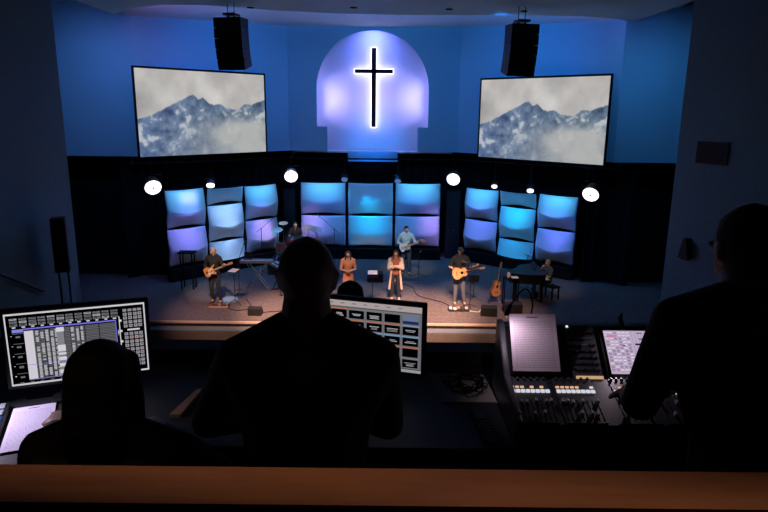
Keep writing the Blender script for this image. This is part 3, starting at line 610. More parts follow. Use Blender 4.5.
# ------------------------------------------------------------------ instruments
def sm_outline(pts, n=6):               # closed Catmull-Rom through the points
    o = []; N = len(pts)
    for i in range(N):
        p0, p1, p2, p3 = [Vector((*pts[(i+j) % N], 0)) for j in (-1, 0, 1, 2)]
        for k in range(n):
            t = k/n; q = 0.5*((2*p1)+(p2-p0)*t+(2*p0-5*p1+4*p2-p3)*t*t+(3*p1-p0-3*p2+p3)*t**3); o.append((q.x, q.y))
    return o
def guitar(label, loc, rot, kind, body, face=None, group=None):
    t = thing('acoustic_guitar' if kind == 'a' else 'electric_guitar', label, 'guitar', loc, rot=rot)
    maple = mat('maple_neck', (.55, .33, .17), .4)
    if kind == 'a':
        up = [(-.25, .0), (-.235, .10), (-.17, .18), (-.08, .195), (.02, .145), (.08, .125), (.16, .14), (.215, .10), (.235, .0)]
        pts = up+[(x, -z) for x, z in reversed(up[1:-1])]; th = .05
        b = MB().prism(sm_outline(pts), -th, th).build('body', mat('guitar_sides', (.22, .09, .03), .35), t, bevel=.006)
        MB().prism([(x*.97, z*.97) for x, z in sm_outline(pts)], -th-.004, -th).build('soundboard', mat('spruce_top', body, .35), b)
        MB().lathe([(.048, 0), (.048, .002), (.0, .002)], (.06, -th-.004, 0), 20, (0, -1, 0)).build('soundhole', matt, b)
        MB().box((-.11, -th-.008, 0), (.022, .01, .15)).build('bridge', mat('rosewood', (.04, .02, .012), .5), b)
        nx, nl = .235, .40
    else:
        pts = [(-.22, .02), (-.20, .13), (-.10, .155), (.0, .115), (.08, .125), (.17, .165), (.19, .135), (.10, .06), (.12, .0), (.10, -.05), (.15, -.12), (.13, -.15), (.04, -.115), (-.02, -.105), (-.11, -.16), (-.20, -.12)]
        th = .022
        b = MB().prism(sm_outline(pts, 4), -th, th).build('body', mat('guitar_%d%d' % (int(body[0]*100), int(body[2]*100)), body, .3), t, bevel=.008)
        pg = [(-.10, -.11), (-.02, -.075), (.05, -.085), (.10, -.03), (.11, .03), (.06, .07), (-.03, .06), (-.09, .02)]
        MB().prism(sm_outline(pg, 4), -th-.004, -th).build('pickguard', mat('pickguard_cream', face or (.75, .7, .62), .35), b)
        for x in (-.09, -.03, .04): MB().box((x, -th-.008, 0), (.018, .01, .075)).build('pickup', blk, b)
        MB().box((-.14, -th-.006, 0), (.03, .012, .08)).build('bridge', chrome, b)
        nx, nl = .10, .52
    MB().box((nx+nl/2-.03, -th+.002, 0), (nl+.06, .024, .05)).build('neck', maple, t, bevel=.006)
    MB().box((nx+nl/2-.03, -th-.012, 0), (nl+.04, .006, .046)).build('fretboard', mat('rosewood', (.04, .02, .012), .5) if kind == 'a' else maple, t)
    h = MB().prism([(nx+nl, -.022), (nx+nl+.03, -.036), (nx+nl+.17, -.03), (nx+nl+.18, .03), (nx+nl+.03, .036), (nx+nl, .022)], -th, -th+.016).build('headstock', maple, t)
    for k in range(6): MB().tube([(nx+nl+.045+.045*(k//2), -th+.008, (-1)**k*.03), (nx+nl+.045+.045*(k//2), -th+.008, (-1)**k*.06)], .007, 6).build('tuning_peg', chrome, h)
    s = MB()
    for k in range(6): s.box((nx+nl/2-.08, -th-.018, -.016+k*.0064), (nl+.36, .001, .001))
    st = s.build('strings', chrome, t); st['kind'] = 'stuff'
    return t
guitar('sunburst electric guitar with cream pickguard held by the bald guitarist', (-5.50, 19.17, 1.12), (0, -.40, -.1), 'e', (.60, .22, .07))
guitar('white electric guitar held by the guitarist in the pale blue shirt', (.80, 22.98, 1.16), (0, -.32, .1), 'e', (.7, .72, .75), (.85, .85, .85))
guitar('natural wood acoustic guitar held by the guitarist in the black cap', (2.42, 19.20, 1.15), (0, -.22, .05), 'a', (.72, .36, .15))
g = guitar('amber acoustic guitar leaning on a stand between the acoustic guitarist and the piano', (3.68, 19.72, .50), (math.radians(-6), math.radians(-78), .75), 'a', (.55, .27, .10)); g.scale = (1.1,)*3
t = thing('guitar_stand', 'metal tripod stand under the leaning amber guitar', 'guitar stand', (3.64, 19.80, 0))
MB().tube([(0, .12, .02), (0, .08, .75)], .012, 8).build('upright', chrome, t)
for x, y in ((-.22, -.2), (.22, -.2), (0, .32)): MB().tube([(0, .1, .28), (x, y, .01)], .011, 8).build('leg', chrome, t)
MB().tube([(-.12, -.10, .24), (-.1, .06, .22), (.1, .06, .22), (.12, -.10, .24)], .012, 8).build('cradle', chrome, t)
def mic_stand(label, x, y, h, tip=None, mic=True):
    t = thing('microphone_stand', label, 'microphone stand', (x, y, tip[3] if tip and len(tip) > 3 else 0))
    for k in range(3):
        a = k*2.09+.5; MB().tube([(0, 0, .14), (.28*math.cos(a), .28*math.sin(a), .012)], .01, 6).build('leg', blkm, t)
    MB().tube([(0, 0, .1), (0, 0, h)], .012, 8).build('pole', blkm, t)
    MB().lathe([(.02, 0), (.02, .05)], (0, 0, h-.03), 10).build('clutch', blkm, t)
    e = Vector((tip[0], tip[1], h+tip[2])) if tip else Vector((0, 0, h+.02)); base = -e.lerp(Vector((0, 0, h)), .0)
    if tip:
        s = Vector((0, 0, h)) - (e-Vector((0, 0, h)))*.35; MB().tube([s, e], .009, 6).build('boom', blkm, t)
        d = (e-s).normalized()
    else: d = Vector((0, .5, .6)).normalized()
    if mic: MB().lathe([(.011, -.02), (.016, .10), (.026, .115), (.028, .14), (.018, .165), (.002, .17)], e, 12, d).build('microphone', mat('mic_grey', (.12, .12, .13), .4, metal=.6), t, True)
    return t
mic_stand('straight microphone stand in front of the acoustic guitarist', 2.76, 19.1, 1.42, (-.14, .05, .06))
mic_stand('tall microphone boom stand in front of the left centre backdrop column', -1.86, 22.8, 1.85, (-.55, .3, .40))
mic_stand('tall microphone boom stand in front of the innermost column of the left backdrop set', -4.62, 23.0, 1.80, (.45, .1, .38))
mic_stand('microphone boom stand between the bald guitarist and the keyboard', -4.95, 20.55, 1.15, (.22, -.05, .55))
mic_stand('short microphone stand right of the guitarist in the pale blue shirt', 1.32, 22.9, .95, (.02, -.08, .04))
mic_stand('microphone boom stand reaching to the pianist', 5.05, 21.3, 1.25, (.20, -.75, .02))
def music_stand(label, x, y, h, wdt=.46, paper=True, rz=0, tilt=62):
    t = thing('music_stand', label, 'music stand', (x, y, 0), rz)
    for k in range(3):
        a = k*2.09+.9; MB().tube([(0, 0, .16), (.25*math.cos(a), .25*math.sin(a), .012)], .01, 6).build('leg', blkm, t)
    MB().tube([(0, 0, .1), (0, 0, h)], .012, 8).build('pole', blkm, t)
    R = Matrix.Rotation(math.radians(tilt), 3, 'X')
    MB().box((0, 0, h+.03), (wdt, .30, .012), R).build('desk', blkm, t); MB().box((0, .06, h-.10), (wdt, .06, .01)).build('lip', blkm, t)
    if paper:
        o = MB().box(Vector((0, 0, h+.03))+R @ Vector((0, 0, .012)), (wdt*.8, .27, .003), R).build('song_sheet', mat('paper_white', (.8, .8, .8), .7)); o.location = (x, y, 0); o.rotation_euler = (0, 0, rz)
        tag(o, 'white song sheet on the '+label, 'paper')
music_stand('black music stand between the two singers', -.36, 19.35, 1.05, .38, True, PI, -14)
music_stand('black music stand right of the bald guitarist', -4.80, 19.30, 1.08, .34, True, PI-.4, -10)
music_stand('low black music stand right of the acoustic guitarist', 3.0, 20.0, .72, .34, False, PI)
# floor monitors and boxes
def wedge(label, x, y, rz, s=1.0):
    t = thing('floor_monitor', label, 'floor monitor speaker', (x, y, 0), rz)
    pr = [(-.20*s, 0), (.20*s, 0), (.20*s, .12*s), (-.06*s, .36*s), (-.20*s, .30*s)]
    b = MB(); b.M = Matrix.Rotation(PI/2, 4, 'Z'); b.prism(pr, -.28*s, .28*s).build('cabinet', blk, t, bevel=.01)
    R = Matrix.Rotation(math.radians(-43), 3, 'X')
    c = Vector((0, .075*s, .245*s)); MB().box(c+Vector((0, .004, .005)), (.50*s, .33*s, .008), Matrix.Rotation(math.radians(-42.7), 3, 'X')).build('grille', mat('dark_grille', (.03, .03, .035), .6, metal=.5), t)
    return t
wedge('black floor monitor at the left front edge of the stage', -3.93, 18.25, 0, .75)
wedge('black floor monitor at the front edge of the stage below the acoustic guitarist', 3.27, 18.45, -.15, .9)
wedge('black floor monitor at the front edge of the stage in front of the piano', 4.05, 18.75, .1, 1.0)
wedge('dark floor monitor behind the centre music stand', -.32, 22.3, 0, 1.05)
def amp(label, x, y, z, wv, h, rz=0):
    t = thing('loudspeaker_cabinet', label, 'speaker', (x, y, z), rz)
    MB().box((0, 0, h/2), (wv, .45, h)).build('cabinet', blk, t, bevel=.015); MB().box((0, -.23, h/2), (wv-.06, .015, h-.06)).build('grille', mat('dark_grille', (.03, .03, .035), .6, metal=.5), t)
    MB().lathe([(.02, 0), (.02, .01)], (0.05, -.238, h*.42), 8, (0, -1, 0)).build('indicator', mat('pilot', (.4, .4, .4), .5), t)
amp('tall black cabinet standing in for drapes between the centre and right backdrop sets', 2.90, 26.35, 0, .6, 2.9)  # added cabinet in place of the black drapes here
amp('tall black loudspeaker between the left and centre backdrop sets', -4.0, 26.2, 0, .5, 2.9)
# pedals
t = thing('pedalboard', 'pedalboard with a tan front edge at the feet of the bald guitarist', 'pedalboard', (-5.22, 18.98, 0), 0)
MB().box((0, 0, .03), (.62, .26, .05)).build('board', blk, t, bevel=.006); MB().box((0, -.14, .035), (.62, .025, .06)).build('front_edge', mat('tan_wood', (.5, .3, .2), .5), t)
for k in range(5): MB().box((-.24+k*.12, 0, .075), (.075, .12, .045)).build('pedal', mat('pedal_%d' % k, [(.3, .1, .05), (.1, .1, .12), (.4, .4, .4), (.1, .15, .2), (.3, .25, .1)][k], .4), t, bevel=.006)
t = thing('pedalboard', 'cluttered pedalboard with pale pedals at the feet of the acoustic guitarist', 'pedalboard', (2.38, 18.88, 0), 0.05)
MB().box((0, 0, .025), (.66, .30, .04)).build('board', blk, t, bevel=.006)
for k, (x, y, c) in enumerate(((-.25, .03, (.8, .8, .8)), (-.12, -.04, (.75, .72, .7)), (.0, .05, (.5, .25, .1)), (.12, -.03, (.05, .05, .05)), (.25, .03, (.5, .5, .52)))): MB().box((x, y, .07), (.09, .13, .05)).build('pedal', mat('pedal_r%d' % k, c, .35), t, bevel=.006)
# keyboards
def keyboard(label, loc, rz, L, z, shell, legc):
    t = thing('keyboard', label, 'keyboard', loc, rz)
    MB().box((0, 0, z), (L, .34, .09)).build('keyboard_body', shell, t, bevel=.01)
    MB().box((0, -.10, z+.048), (L-.12, .13, .012)).build('white_keys', whiteM, t)
    b = MB(); n = int(L/.024)
    for k in range(n):
        if k % 7 not in (2, 6): b.box((-L/2+.08+k*.024, -.07, z+.06), (.011, .08, .012))
    o = b.build('black_keys', blk, t); o['kind'] = 'stuff'
    MB().box((0, .10, z+.05), (L*.3, .07, .01)).build('control_panel', mat('grey_panel', (.25, .25, .27), .5), t)
    t2 = thing('keyboard_stand', 'folding stand under the '+label, 'keyboard stand', loc, rz)
    for y in (-.14, .14):
        for s in (-1, 1): MB().tube([(s*L*.33, y, .02), (-s*L*.30, y, z-.06)], .016, 8).build('crossed_tube', legc, t2)
    for x in (-L*.33, L*.33): MB().tube([(x, -.22, .02), (x, .22, .02)], .018, 8).build('foot_bar', legc, t2)
keyboard('dark keyboard right of the bald guitarist', (-4.42, 21.1, 0), .02, 1.15, 1.0, mat('grey_keyboard', (.30, .30, .32), .4), chrome)
keyboard('silver keyboard angled towards the drums', (-3.55, 20.7, 0), -1.0, 1.2, .92, mat('silver_keyboard', (.55, .55, .6), .35, metal=.4), blkm)
t = thing('laptop', 'small black laptop on the dark keyboard', 'laptop', (-4.75, 21.2, 1.047), .05)
MB().box((0, 0, .01), (.30, .20, .016)).build('laptop_base', blk, t); MB().box((0, .12, .12), (.30, .012, .20), Matrix.Rotation(-.25, 3, 'X')).build('laptop_lid', blk, t)
# drums on a riser
struct(MB().box((-3.4, 24.05, .225), (2.05, 2.1, .45)).build('drum_riser', mat('riser_carpet', (.02, .02, .022), .95)))
shellM = mat('drum_shell', (.45, .14, .10), .3); headM = mat('drum_head', (.8, .8, .8), .6); brass = mat('cymbal_brass', (.80, .74, .62), .35, metal=.6)
def drum(name, label, loc, r, h, rot, legs=None):
    t = thing(name, label, 'drum', loc, rot=rot)
    MB().lathe([(r, -h/2), (r, h/2)], n=32).build('shell', shellM, t, True)
    for z in (-h/2, h/2): MB().lathe([(r+.004, z-.012), (r+.012, z-.012), (r+.012, z+.012), (r+.004, z+.012)], n=32).build('hoop', chrome, t, True)
    for z in (-h/2-.003, h/2+.003): MB().lathe([(r-.003, z-.002), (r-.003, z+.002)], n=32).build('drum_head', headM, t)
    for k in range(6): MB().box((math.cos(k*PI/3)*(r+.012), math.sin(k*PI/3)*(r+.012), 0), (.02, .02, h*.4)).build('lug', chrome, t)
    if legs:
        for k in range(3):
            a = k*2.09; MB().tube([(math.cos(a)*(r+.02), math.sin(a)*(r+.02), 0), (math.cos(a)*(r+.06), math.sin(a)*(r+.06), -legs)], .009, 6).build('leg', chrome, t)
drum('bass_drum', 'large bass drum of the drum kit on the riser', (-3.40, 23.65, .45+.30), .28, .40, (PI/2, 0, 0))
drum('tom_drum', 'left rack tom above the bass drum', (-3.60, 23.72, 1.24), .13, .18, (.3, .1, 0))
drum('tom_drum', 'right rack tom above the bass drum', (-3.26, 23.72, 1.24), .14, .20, (.3, -.1, 0))
drum('floor_tom', 'floor tom at the left of the drum kit', (-4.05, 23.85, .45+.47), .19, .36, (0, 0, 0), .46)
drum('snare_drum', 'snare drum at the right of the drum kit', (-3.02, 24.25, .45+.62), .17, .14, (0, 0, 0), .61)
def cymbal(label, x, y, h, r, tilt):
    t = thing('cymbal', label, 'cymbal', (x, y, .45))
    MB().tube([(0, 0, .12), (0, 0, h)], .010, 6).build('pole', chrome, t)
    for k in range(3):
        a = k*2.09+.3; MB().tube([(0, 0, .2), (.2*math.cos(a), .2*math.sin(a), .01)], .008, 6).build('leg', chrome, t)
    b = MB(); b.M = Matrix.Translation((0, 0, h)) @ Matrix.Rotation(tilt, 4, 'X'); b.lathe([(.01, .02), (.035, .018), (.045, .004), (r, -.015), (r, -.018), (.045, .0), (.01, .015)], n=32).build('cymbal_disc', brass, t, True)
cymbal('crash cymbal at the left of the drum kit', -4.12, 23.5, 1.22, .22, .3)
cymbal('splash cymbal above the left rack tom', -3.95, 24.0, 1.40, .18, .25)
cymbal('ride cymbal right of the drummer', -2.95, 23.75, 1.28, .25, .3)
cymbal('hi-hat cymbal at the far right of the drum kit', -2.62, 24.1, 1.05, .18, .05)
cymbal('crash cymbal at the right front of the drum kit', -2.6, 23.35, 1.30, .22, .35)
t = thing('drum_stool', 'round stool under the drummer', 'stool', (-3.56, 24.6, .45))
MB().lathe([(.15, .40), (.16, .43), (.15, .46)], n=24).build('seat', matt, t); MB().tube([(0, 0, .05), (0, 0, .40)], .02, 8).build('post', chrome, t)
for k in range(3): MB().tube([(0, 0, .2), (.22*math.cos(k*2.09), .22*math.sin(k*2.09), .01)], .01, 6).build('leg', chrome, t)
# piano, bench, side table
t = thing('grand_piano', 'black grand-style piano at the right of the stage', 'piano', (4.86, 20.35, 0))
ol_ = sm_outline([(.42, -.68), (.42, .68), (.0, .68), (-.25, .45), (-.42, .10), (-.70, -.15), (-.72, -.52), (-.45, -.68)], 5)
pian = mat('piano_lacquer', (.004, .004, .005), .5)
MB().slab(ol_, .68, .98).build('case', pian, t, bevel=.01); MB().slab([(x*1.02, y*1.02) for x, y in ol_], .98, 1.005).build('lid', pian, t)
MB().box((.50, 0, .74), (.22, 1.36, .10)).build('key_bed', pian, t); MB().box((.50, 0, .797), (.14, 1.22, .014)).build('white_keys', whiteM, t)
MB().box((.18, 0, 1.12), (.02, .62, .22), Matrix.Rotation(.25, 3, 'Y')).build('music_desk', pian, t)
for x, y in ((.35, -.55), (.35, .55), (-.5, -.3)): MB().box((x, y, .34), (.09, .09, .68)).build('leg', pian, t, bevel=.01)
MB().box((.30, 0, .12), (.12, .22, .24)).build('pedal_lyre', pian, t)
t = thing('piano_bench', 'black bench under the pianist', 'bench', (5.62, 20.38, 0), .5)
MB().box((0, 0, .435), (.36, .70, .05)).build('seat', matt, t, bevel=.01)
for x in (-.14, .14):
    for y in (-.3, .3): MB().box((x, y, .205), (.04, .04, .41)).build('leg', matt, t)
t = thing('side_table', 'small dark table left of the piano holding a white mug and papers', 'table', (4.12, 19.46, 0))
MB().box((0, 0, .93), (.50, .34, .03)).build('table_top', matt, t)
for x in (-.22, .22):
    for y in (-.14, .14): MB().box((x, y, .457), (.035, .035, .914)).build('leg', matt, t)
t = thing('mug', 'white mug on the small table beside the piano', 'mug', (4.02, 19.44, .946))
MB().lathe([(.036, 0), (.042, .01), (.044, .16), (.039, .16), (.036, .02), (.0, .02)], n=24).build('cup', whiteM, t, True)
MB().tube([(.042, 0, .13), (.072, 0, .12), (.075, 0, .07), (.042, 0, .05)], .007, 6).build('handle', whiteM, t)
o = MB().box((0, 0, .002), (.22, .26, .003)).build('sheet_music', mat('paper_white', (.8, .8, .8), .7)); o.location = (4.23, 19.46, .946); tag(o, 'white papers lying on the small table beside the piano', 'paper')
t = thing('tall_table', 'tall narrow black table in front of the leftmost backdrop column', 'table', (-6.83, 21.05, 0))
MB().box((0, 0, 1.30), (.58, .42, .04)).build('table_top', matt, t)
for x in (-.2, .2):
    for y in (-.15, .15): MB().box((x, y, .64), (.04, .04, 1.28)).build('leg', matt, t)
# cables on the stage floor
for k, (pts, lab) in enumerate((([(-3.8, 18.4), (-3.0, 18.6), (-2.4, 18.3), (-1.6, 18.9), (-.5, 19.3)], 'thin black cable running from the left floor monitor across the stage front'),
                          ([(2.2, 18.85), (2.0, 19.6), (1.2, 20.4), (1.0, 21.5), (.4, 22.1)], 'thin black cable running back from the right pedalboard'),
                          ([(2.7, 18.8), (3.0, 18.7), (3.1, 18.95), (3.3, 18.7)], 'pale tangled cable beside the right pedalboard'),
                          ([(-5.0, 18.9), (-4.6, 18.6), (-4.2, 18.9), (-4.6, 19.9)], 'thin black cable beside the left pedalboard'))):
    P3 = []
    for i in range(len(pts)-1):
        p0, p1, p2, p3 = [Vector((*pts[min(max(i+j, 0), len(pts)-1)], 0)) for j in (-1, 0, 1, 2)]
        for q in range(8):
            u = q/8; P3.append(0.5*((2*p1)+(p2-p0)*u+(2*p0-5*p1+4*p2-p3)*u*u+(3*p1-p0-3*p2+p3)*u**3)+Vector((0, 0, .012)))
    tag(MB().tube(P3, .012, 6).build('cable', mat('pale_cable', (.6, .6, .6), .5) if k == 2 else matt), lab, 'cable')

# ------------------------------------------------------------------ the booth and the balcony
FZ = 4.3; DZ = 5.02
struct(MB().box((0, 1.0, FZ-.1), (9, 3.4, .2)).build('booth_floor', mat('booth_carpet', (.02, .02, .022), .95)))
struct(MB().box((0, 2.66, 2.1), (9, .12, 5.93)).build('wall_booth_front', mat('booth_wall_dark', (.05, .055, .06), .8)))
struct(MB().box((0, 3.45, 3.75), (9, 1.46, .2)).box((0, 4.2, 3.95), (9, .1, .9)).build('balcony_floor', mat('booth_carpet', (.02, .02, .022), .95)))
struct(MB().box((0, 1.143, (FZ+5.32)/2), (9, .10, 5.32-FZ)).build('wall_booth_rear', mat('booth_wall_dark', (.05, .055, .06), .8)))
struct(MB().box((0, 1.143, 5.335), (9, .131, .03)).build('trim_10', ledgeM))
t = thing('control_desk', 'long dark control desk holding the monitors and the mixing console', 'desk', (0, 2.2, FZ))
MB().slab([(-1.95, -.47), (-.62, -.47), (-.62, -.34), (1.9, -.34), (1.9, .38), (-1.95, .38)], DZ-FZ-.035, DZ-FZ).build('desk_top', deskM, t, bevel=.004)
for x in (-1.85, -.62, .6, 1.8): MB().box((x, .1, (DZ-FZ-.035)/2), (.04, .5, DZ-FZ-.035)).build('desk_panel', matt, t)

def blank(H, W, c): return np.ones((H, W, 3))*np.array(c)
def rect(a, x0, y0, x1, y1, c):
    H, W = a.shape[:2]; a[max(0, int(round(y0*H))):max(int(round(y0*H))+1, int(round(y1*H))), max(0, int(round(x0*W))):max(int(round(x0*W))+1, int(round(x1*W)))] = c
def ui_spreadsheet():                    # lighting software: faders on top, cue list in the middle, key pad at right
    rng = np.random.default_rng(1); a = blank(165, 290, (.02, .02, .025)); Wt = (.86, .85, .88); G = (.45, .45, .47)
    for r in ((0, 0, 1, .022), (0, .978, 1, 1), (0, 0, .010, 1), (.99, 0, 1, 1)): rect(a, *r, Wt)
    for k in range(12):
        x = .035+k*.0645
        for j, y in enumerate((.065, .105, .145)):
            rect(a, x, y, x+.052, y+.028, G if (k*3+j) % 4 else (.66, .66, .68)); rect(a, x+.008, y+.008, x+.03+.01*(k % 3), y+.016, (.08, .08, .09))
        rect(a, x+.015, .18, x+.037, .20, Wt)
    rect(a, .80, .17, .808, .97, Wt)
    for k in range(5): rect(a, .8, .22+k*.15, .822, .25+k*.15, Wt)
    rect(a, .045, .22, .122, .26, (.55, .55, .95)); rect(a, .122, .215, .775, .228, (.50, .48, .95))
    for k in range(5):
        rect(a, .03, .30+k*.14, .042, .31+k*.14, Wt); rect(a, .045, .27+k*.14, .118, .275+k*.14, G); rect(a, .065, .31+k*.14, .095, .335+k*.14, G)
    rect(a, .125, .25, .185, .93, (.88, .86, .90)); rect(a, .185, .25, .775, .93, (.42, .42, .44))
    for k in range(30):
        y = .262+k*.0222
        rect(a, .185, y, .775, y+.007, (.10, .10, .11))
        for x in (.20, .235, .27, .305, .335, .45, .485, .515): 
            if rng.random() < .8: rect(a, x, y, x+.02, y+.016, (.78, .77, .80))
    for x in (.195, .23, .262, .298, .33, .395, .44, .475, .51, .545, .65): rect(a, x, .25, x+.006, .93, (.15, .15, .16))
    rect(a, .345, .24, .395, .93, (.55, .55, .57))
    for y, h in ((.24, .06), (.49, .09), (.60, .03), (.66, .05), (.75, .05), (.84, .06)): rect(a, .345, y, .40, y+h, (.90, .88, .93))
    rect(a, .125, .72, .60, .728, (.55, .50, .95)); rect(a, .773, .22, .780, .93, (.45, .45, .85)); rect(a, .125, .93, .775, .94, (.45, .45, .7))
    rect(a, .785, .36, .80, .44, G); rect(a, .79, .38, .797, .42, Wt)
    for r in range(15):
        for c in range(4):
            if r in (5,) : continue
            x = .835+c*.037; y = .07+r*.057; rect(a, x, y, x+.028, y+.042, (.62, .60, .63) if (r, c) != (7, 2) else (.8, .6, .6)); rect(a, x+.008, y+.012, x+.018, y+.022, (.15, .15, .16))
    rect(a, .86, .365, .95, .39, Wt)
    for k in range(9): rect(a, .06+k*.07, .955, .085+k*.07, .972, G)
    return a
def ui_slides():                         # slide grid with coloured label bars
    rng = np.random.default_rng(2); a = blank(160, 285, (.50, .50, .53))
    rect(a, 0, 0, 1, .085, (.80, .74, .74)); rect(a, 0, .085, 1, .10, (.35, .33, .34))
    for k in range(9): rect(a, .1+k*.09, .03, .13+k*.09, .05, (.60, .56, .56))
    bars = [(.80, .50, .38), (.58, .56, .56)]
    n = 7
    for r in range(5):
        for c in range(n):
            x = .01+c*.14; y = .115+r*.165
            col = (.80, .50, .38) if (r, c) in [(0, 2), (1, 2), (1, 3), (1, 4), (1, 5), (3, 4), (3, 5), (3, 6), (0, 1), (2, 0)] else (.55, .68, .80) if (r, c) in [(2, 4), (2, 5), (2, 6), (1, 6), (2, 3)] else (.55, .55, .57)
            rect(a, x, y, x+.132, y+.022, col); rect(a, x+.006, y+.024, x+.126, y+.150, (.015, .015, .018))
            if (r, c) == (0, 6):
                rect(a, x+.006, y+.024, x+.126, y+.150, (.50, .55, .68)); rect(a, x+.006, y+.105, x+.126, y+.150, (.16, .22, .40)); continue
            if (r, c) in [(0, 5), (3, 6), (2, 2)]: continue
            for j in range(int(rng.integers(2, 4))):
                w_ = .03+.035*rng.random(); rect(a, x+.066-w_/1.4, y+.072+j*.020, x+.066+w_/1.4, y+.082+j*.020, (.75, .75, .78))
    rect(a, 0, .945, 1, .955, (.3, .3, .3)); rect(a, 0, .955, 1, 1, (.70, .70, .72))
    return a
def ui_mixer():
    rng = np.random.default_rng(3); a = blank(120, 170, (.80, .72, .84))
    for k in range(13):
        y = .03+k*.072
        for c in range(6):
            x = .02+c*.075; rect(a, x, y, x+.055, y+.035, (.93, .88, .95) if rng.random() < .6 else (.62, .55, .68)); rect(a, x+.01, y+.045, x+.045, y+.052, (.55, .48, .60))
    for c in range(9): rect(a, .49+c*.055, 0, .495+c*.055, 1, (.60, .55, .68))
    for k in range(16):
        x = .5+.45*rng.random(); y = .45+.5*rng.random(); rect(a, x, y, x+.03, y+.05, (.95, .92, .97) if k % 3 else (.35, .35, .45))
    rect(a, .52, .30, .76, .345, (.10, .12, .25)); rect(a, .60, .345, .76, .40, (.30, .36, .50)); rect(a, .58, .05, .68, .07, (.2, .2, .25)); rect(a, .60, .18, .70, .21, (.2, .2, .25))
    rect(a, .86, .45, .92, .68, (.12, .13, .2)); rect(a, .05, .10, .22, .16, (.85, .55, .70)); rect(a, .30, .33, .335, .37, (.2, .2, .25)); rect(a, .53, .46, .58, .52, (.3, .35, .5))
    return a
uiM = attr_mat('screen_picture', 0.80)
def monitor(label, c, rz, wv, h, tilt, arr, m):
    t = thing('computer_monitor', label, 'monitor', (c[0], c[1], DZ), rz); zb = c[2]-DZ
    R = Matrix.Rotation(-tilt, 3, 'X'); o0 = Vector((0, 0, zb))
    MB().box(o0+R @ Vector((0, .018, h/2)), (wv+.03, .03, h+.03), R).build('housing', blk, t, bevel=.006)
    MB().box(o0+R @ Vector((0, .045, h/2)), (wv*.6, .04, h*.6), R).build('rear_cover', blk, t, bevel=.01)
    g = grid_picture('display', arr, wv, h, m, t); g.location = (0, 0, zb); g.rotation_euler = (-tilt, 0, 0)
    MB().box((0, .07, (zb+h*.45)/2+.01), (.06, .03, zb+h*.45)).build('stand_neck', blk, t); MB().box((0, .05, .009), (.22, .17, .016)).build('stand_foot', blk, t, bevel=.004)
    return t
monitor('left computer monitor with a white cue list and a key grid on screen', (-1.146, 2.215, 5.098), .366, .475, .278, .0, ui_spreadsheet(), uiM)
monitor('centre computer monitor with a grid of black slides under a pale bar', (-.103, 2.324, 5.112), -.283, .52, .268, .0, ui_slides(), attr_mat('screen_picture_dim', 0.62))

# mixing console
MX = 0.80
t = con = thing('mixing_console', 'black digital mixing console with faders, knobs and touch screen', 'mixing console', (MX, 2.08, DZ))
def CY_(y, z): return (y-2.08, z-DZ)
prof = [CY_(1.88, DZ+.006), CY_(1.88, 5.10), CY_(2.11, 5.165), CY_(2.27, 5.31), CY_(2.31, 5.31), CY_(2.33, DZ+.006)]
def xprism(mb, pr, x0, x1):
    n = len(pr); mb.add([(x0, y, z) for y, z in pr]+[(x1, y, z) for y, z in pr], [tuple(reversed(range(n))), tuple(range(n, 2*n))]+[(k, (k+1) % n, n+(k+1) % n, n+k) for k in range(n)]); return mb
chM = mat('console_metal', (.022, .024, .03), .45, metal=.3)
xprism(MB(), prof, -.335, .36).build('chassis', chM, t)
for x in (-.36, .36):
    pr2 = [(y-.004 if i in (0, 1) else y, z+.012 if i in (1, 2, 3, 4) else z) for i, (y, z) in enumerate(prof)]
    xprism(MB(), pr2, x, x+.025).build('end_cheek', mat('cheek_grey', (.08, .085, .10), .35), t, bevel=.006)
def deck(x, u): return Vector((x-MX, *CY_(2.11-.23*u, 5.165-.065*u)))
def upper(x, u): return Vector((x-MX, *CY_(2.27-.16*u, 5.31-.145*u)))
RD = Matrix.Rotation(math.atan2(.065, .23), 3, 'X'); RU = Matrix.Rotation(math.atan2(.145, .16), 3, 'X')
nD = RD @ Vector((0, 0, 1)); nU = RU @ Vector((0, 0, 1))
litW = emis('lit_key_white', (.85, .86, .95), .75); litO = emis('lit_key_orange', (1.0, .55, .32), .75); capM = mat('fader_cap', (.35, .33, .35), .4)
kcol = mat('knob_grey', (.05, .055, .07), .35)
bk = [(.452, .590), (.612, .750), (.815, .93), (.945, 1.11)]
random.seed(5)
for bi, (x0, x1) in enumerate(bk):
    o = MB().box(deck((x0+x1)/2, .5)+nD*.0015, (x1-x0, .225, .003), RD).build('fader_panel', mat('panel_dark', (.04, .042, .05), .4), t)
    for k in range(8 if bi < 2 else 6):
        n_ = 8 if bi < 2 else 6; x = x0+(x1-x0)*(k+.5)/n_
        MB().box(deck(x, .33)+nD*.005, ((x1-x0)/n_*.80, .013, .006), RD).build('lit_key', litW, o)
        if (bi, k) in ((0, 0), (0, 1), (0, 2), (0, 4), (0, 6), (1, 0), (1, 1), (1, 2), (1, 3), (1, 4), (1, 7), (2, 1), (2, 3)): MB().box(deck(x, .24)+nD*.005, ((x1-x0)/n_*.7, .007, .005), RD).build('small_lit_key', litO if (bi, k) != (1, 7) else litW, o)
        MB().box(deck(x, .72)+nD*.0035, (.003, .10, .001), RD).build('fader_slot', matt, o)
        u = random.choice((.55, .56, .58, .80, .82))
        MB().box(deck(x, u)+nD*.009, (.010, .016, .012), RD).build('fader_cap', capM, o, bevel=.002)
    if bi < 3:
        for k in range(6): MB().lathe([(.0055, 0), (.005, .012), (.001, .0125)], deck(x0+(x1-x0)*(k+.5)/6, .06), 8, nD).build('encoder', kcol, o)
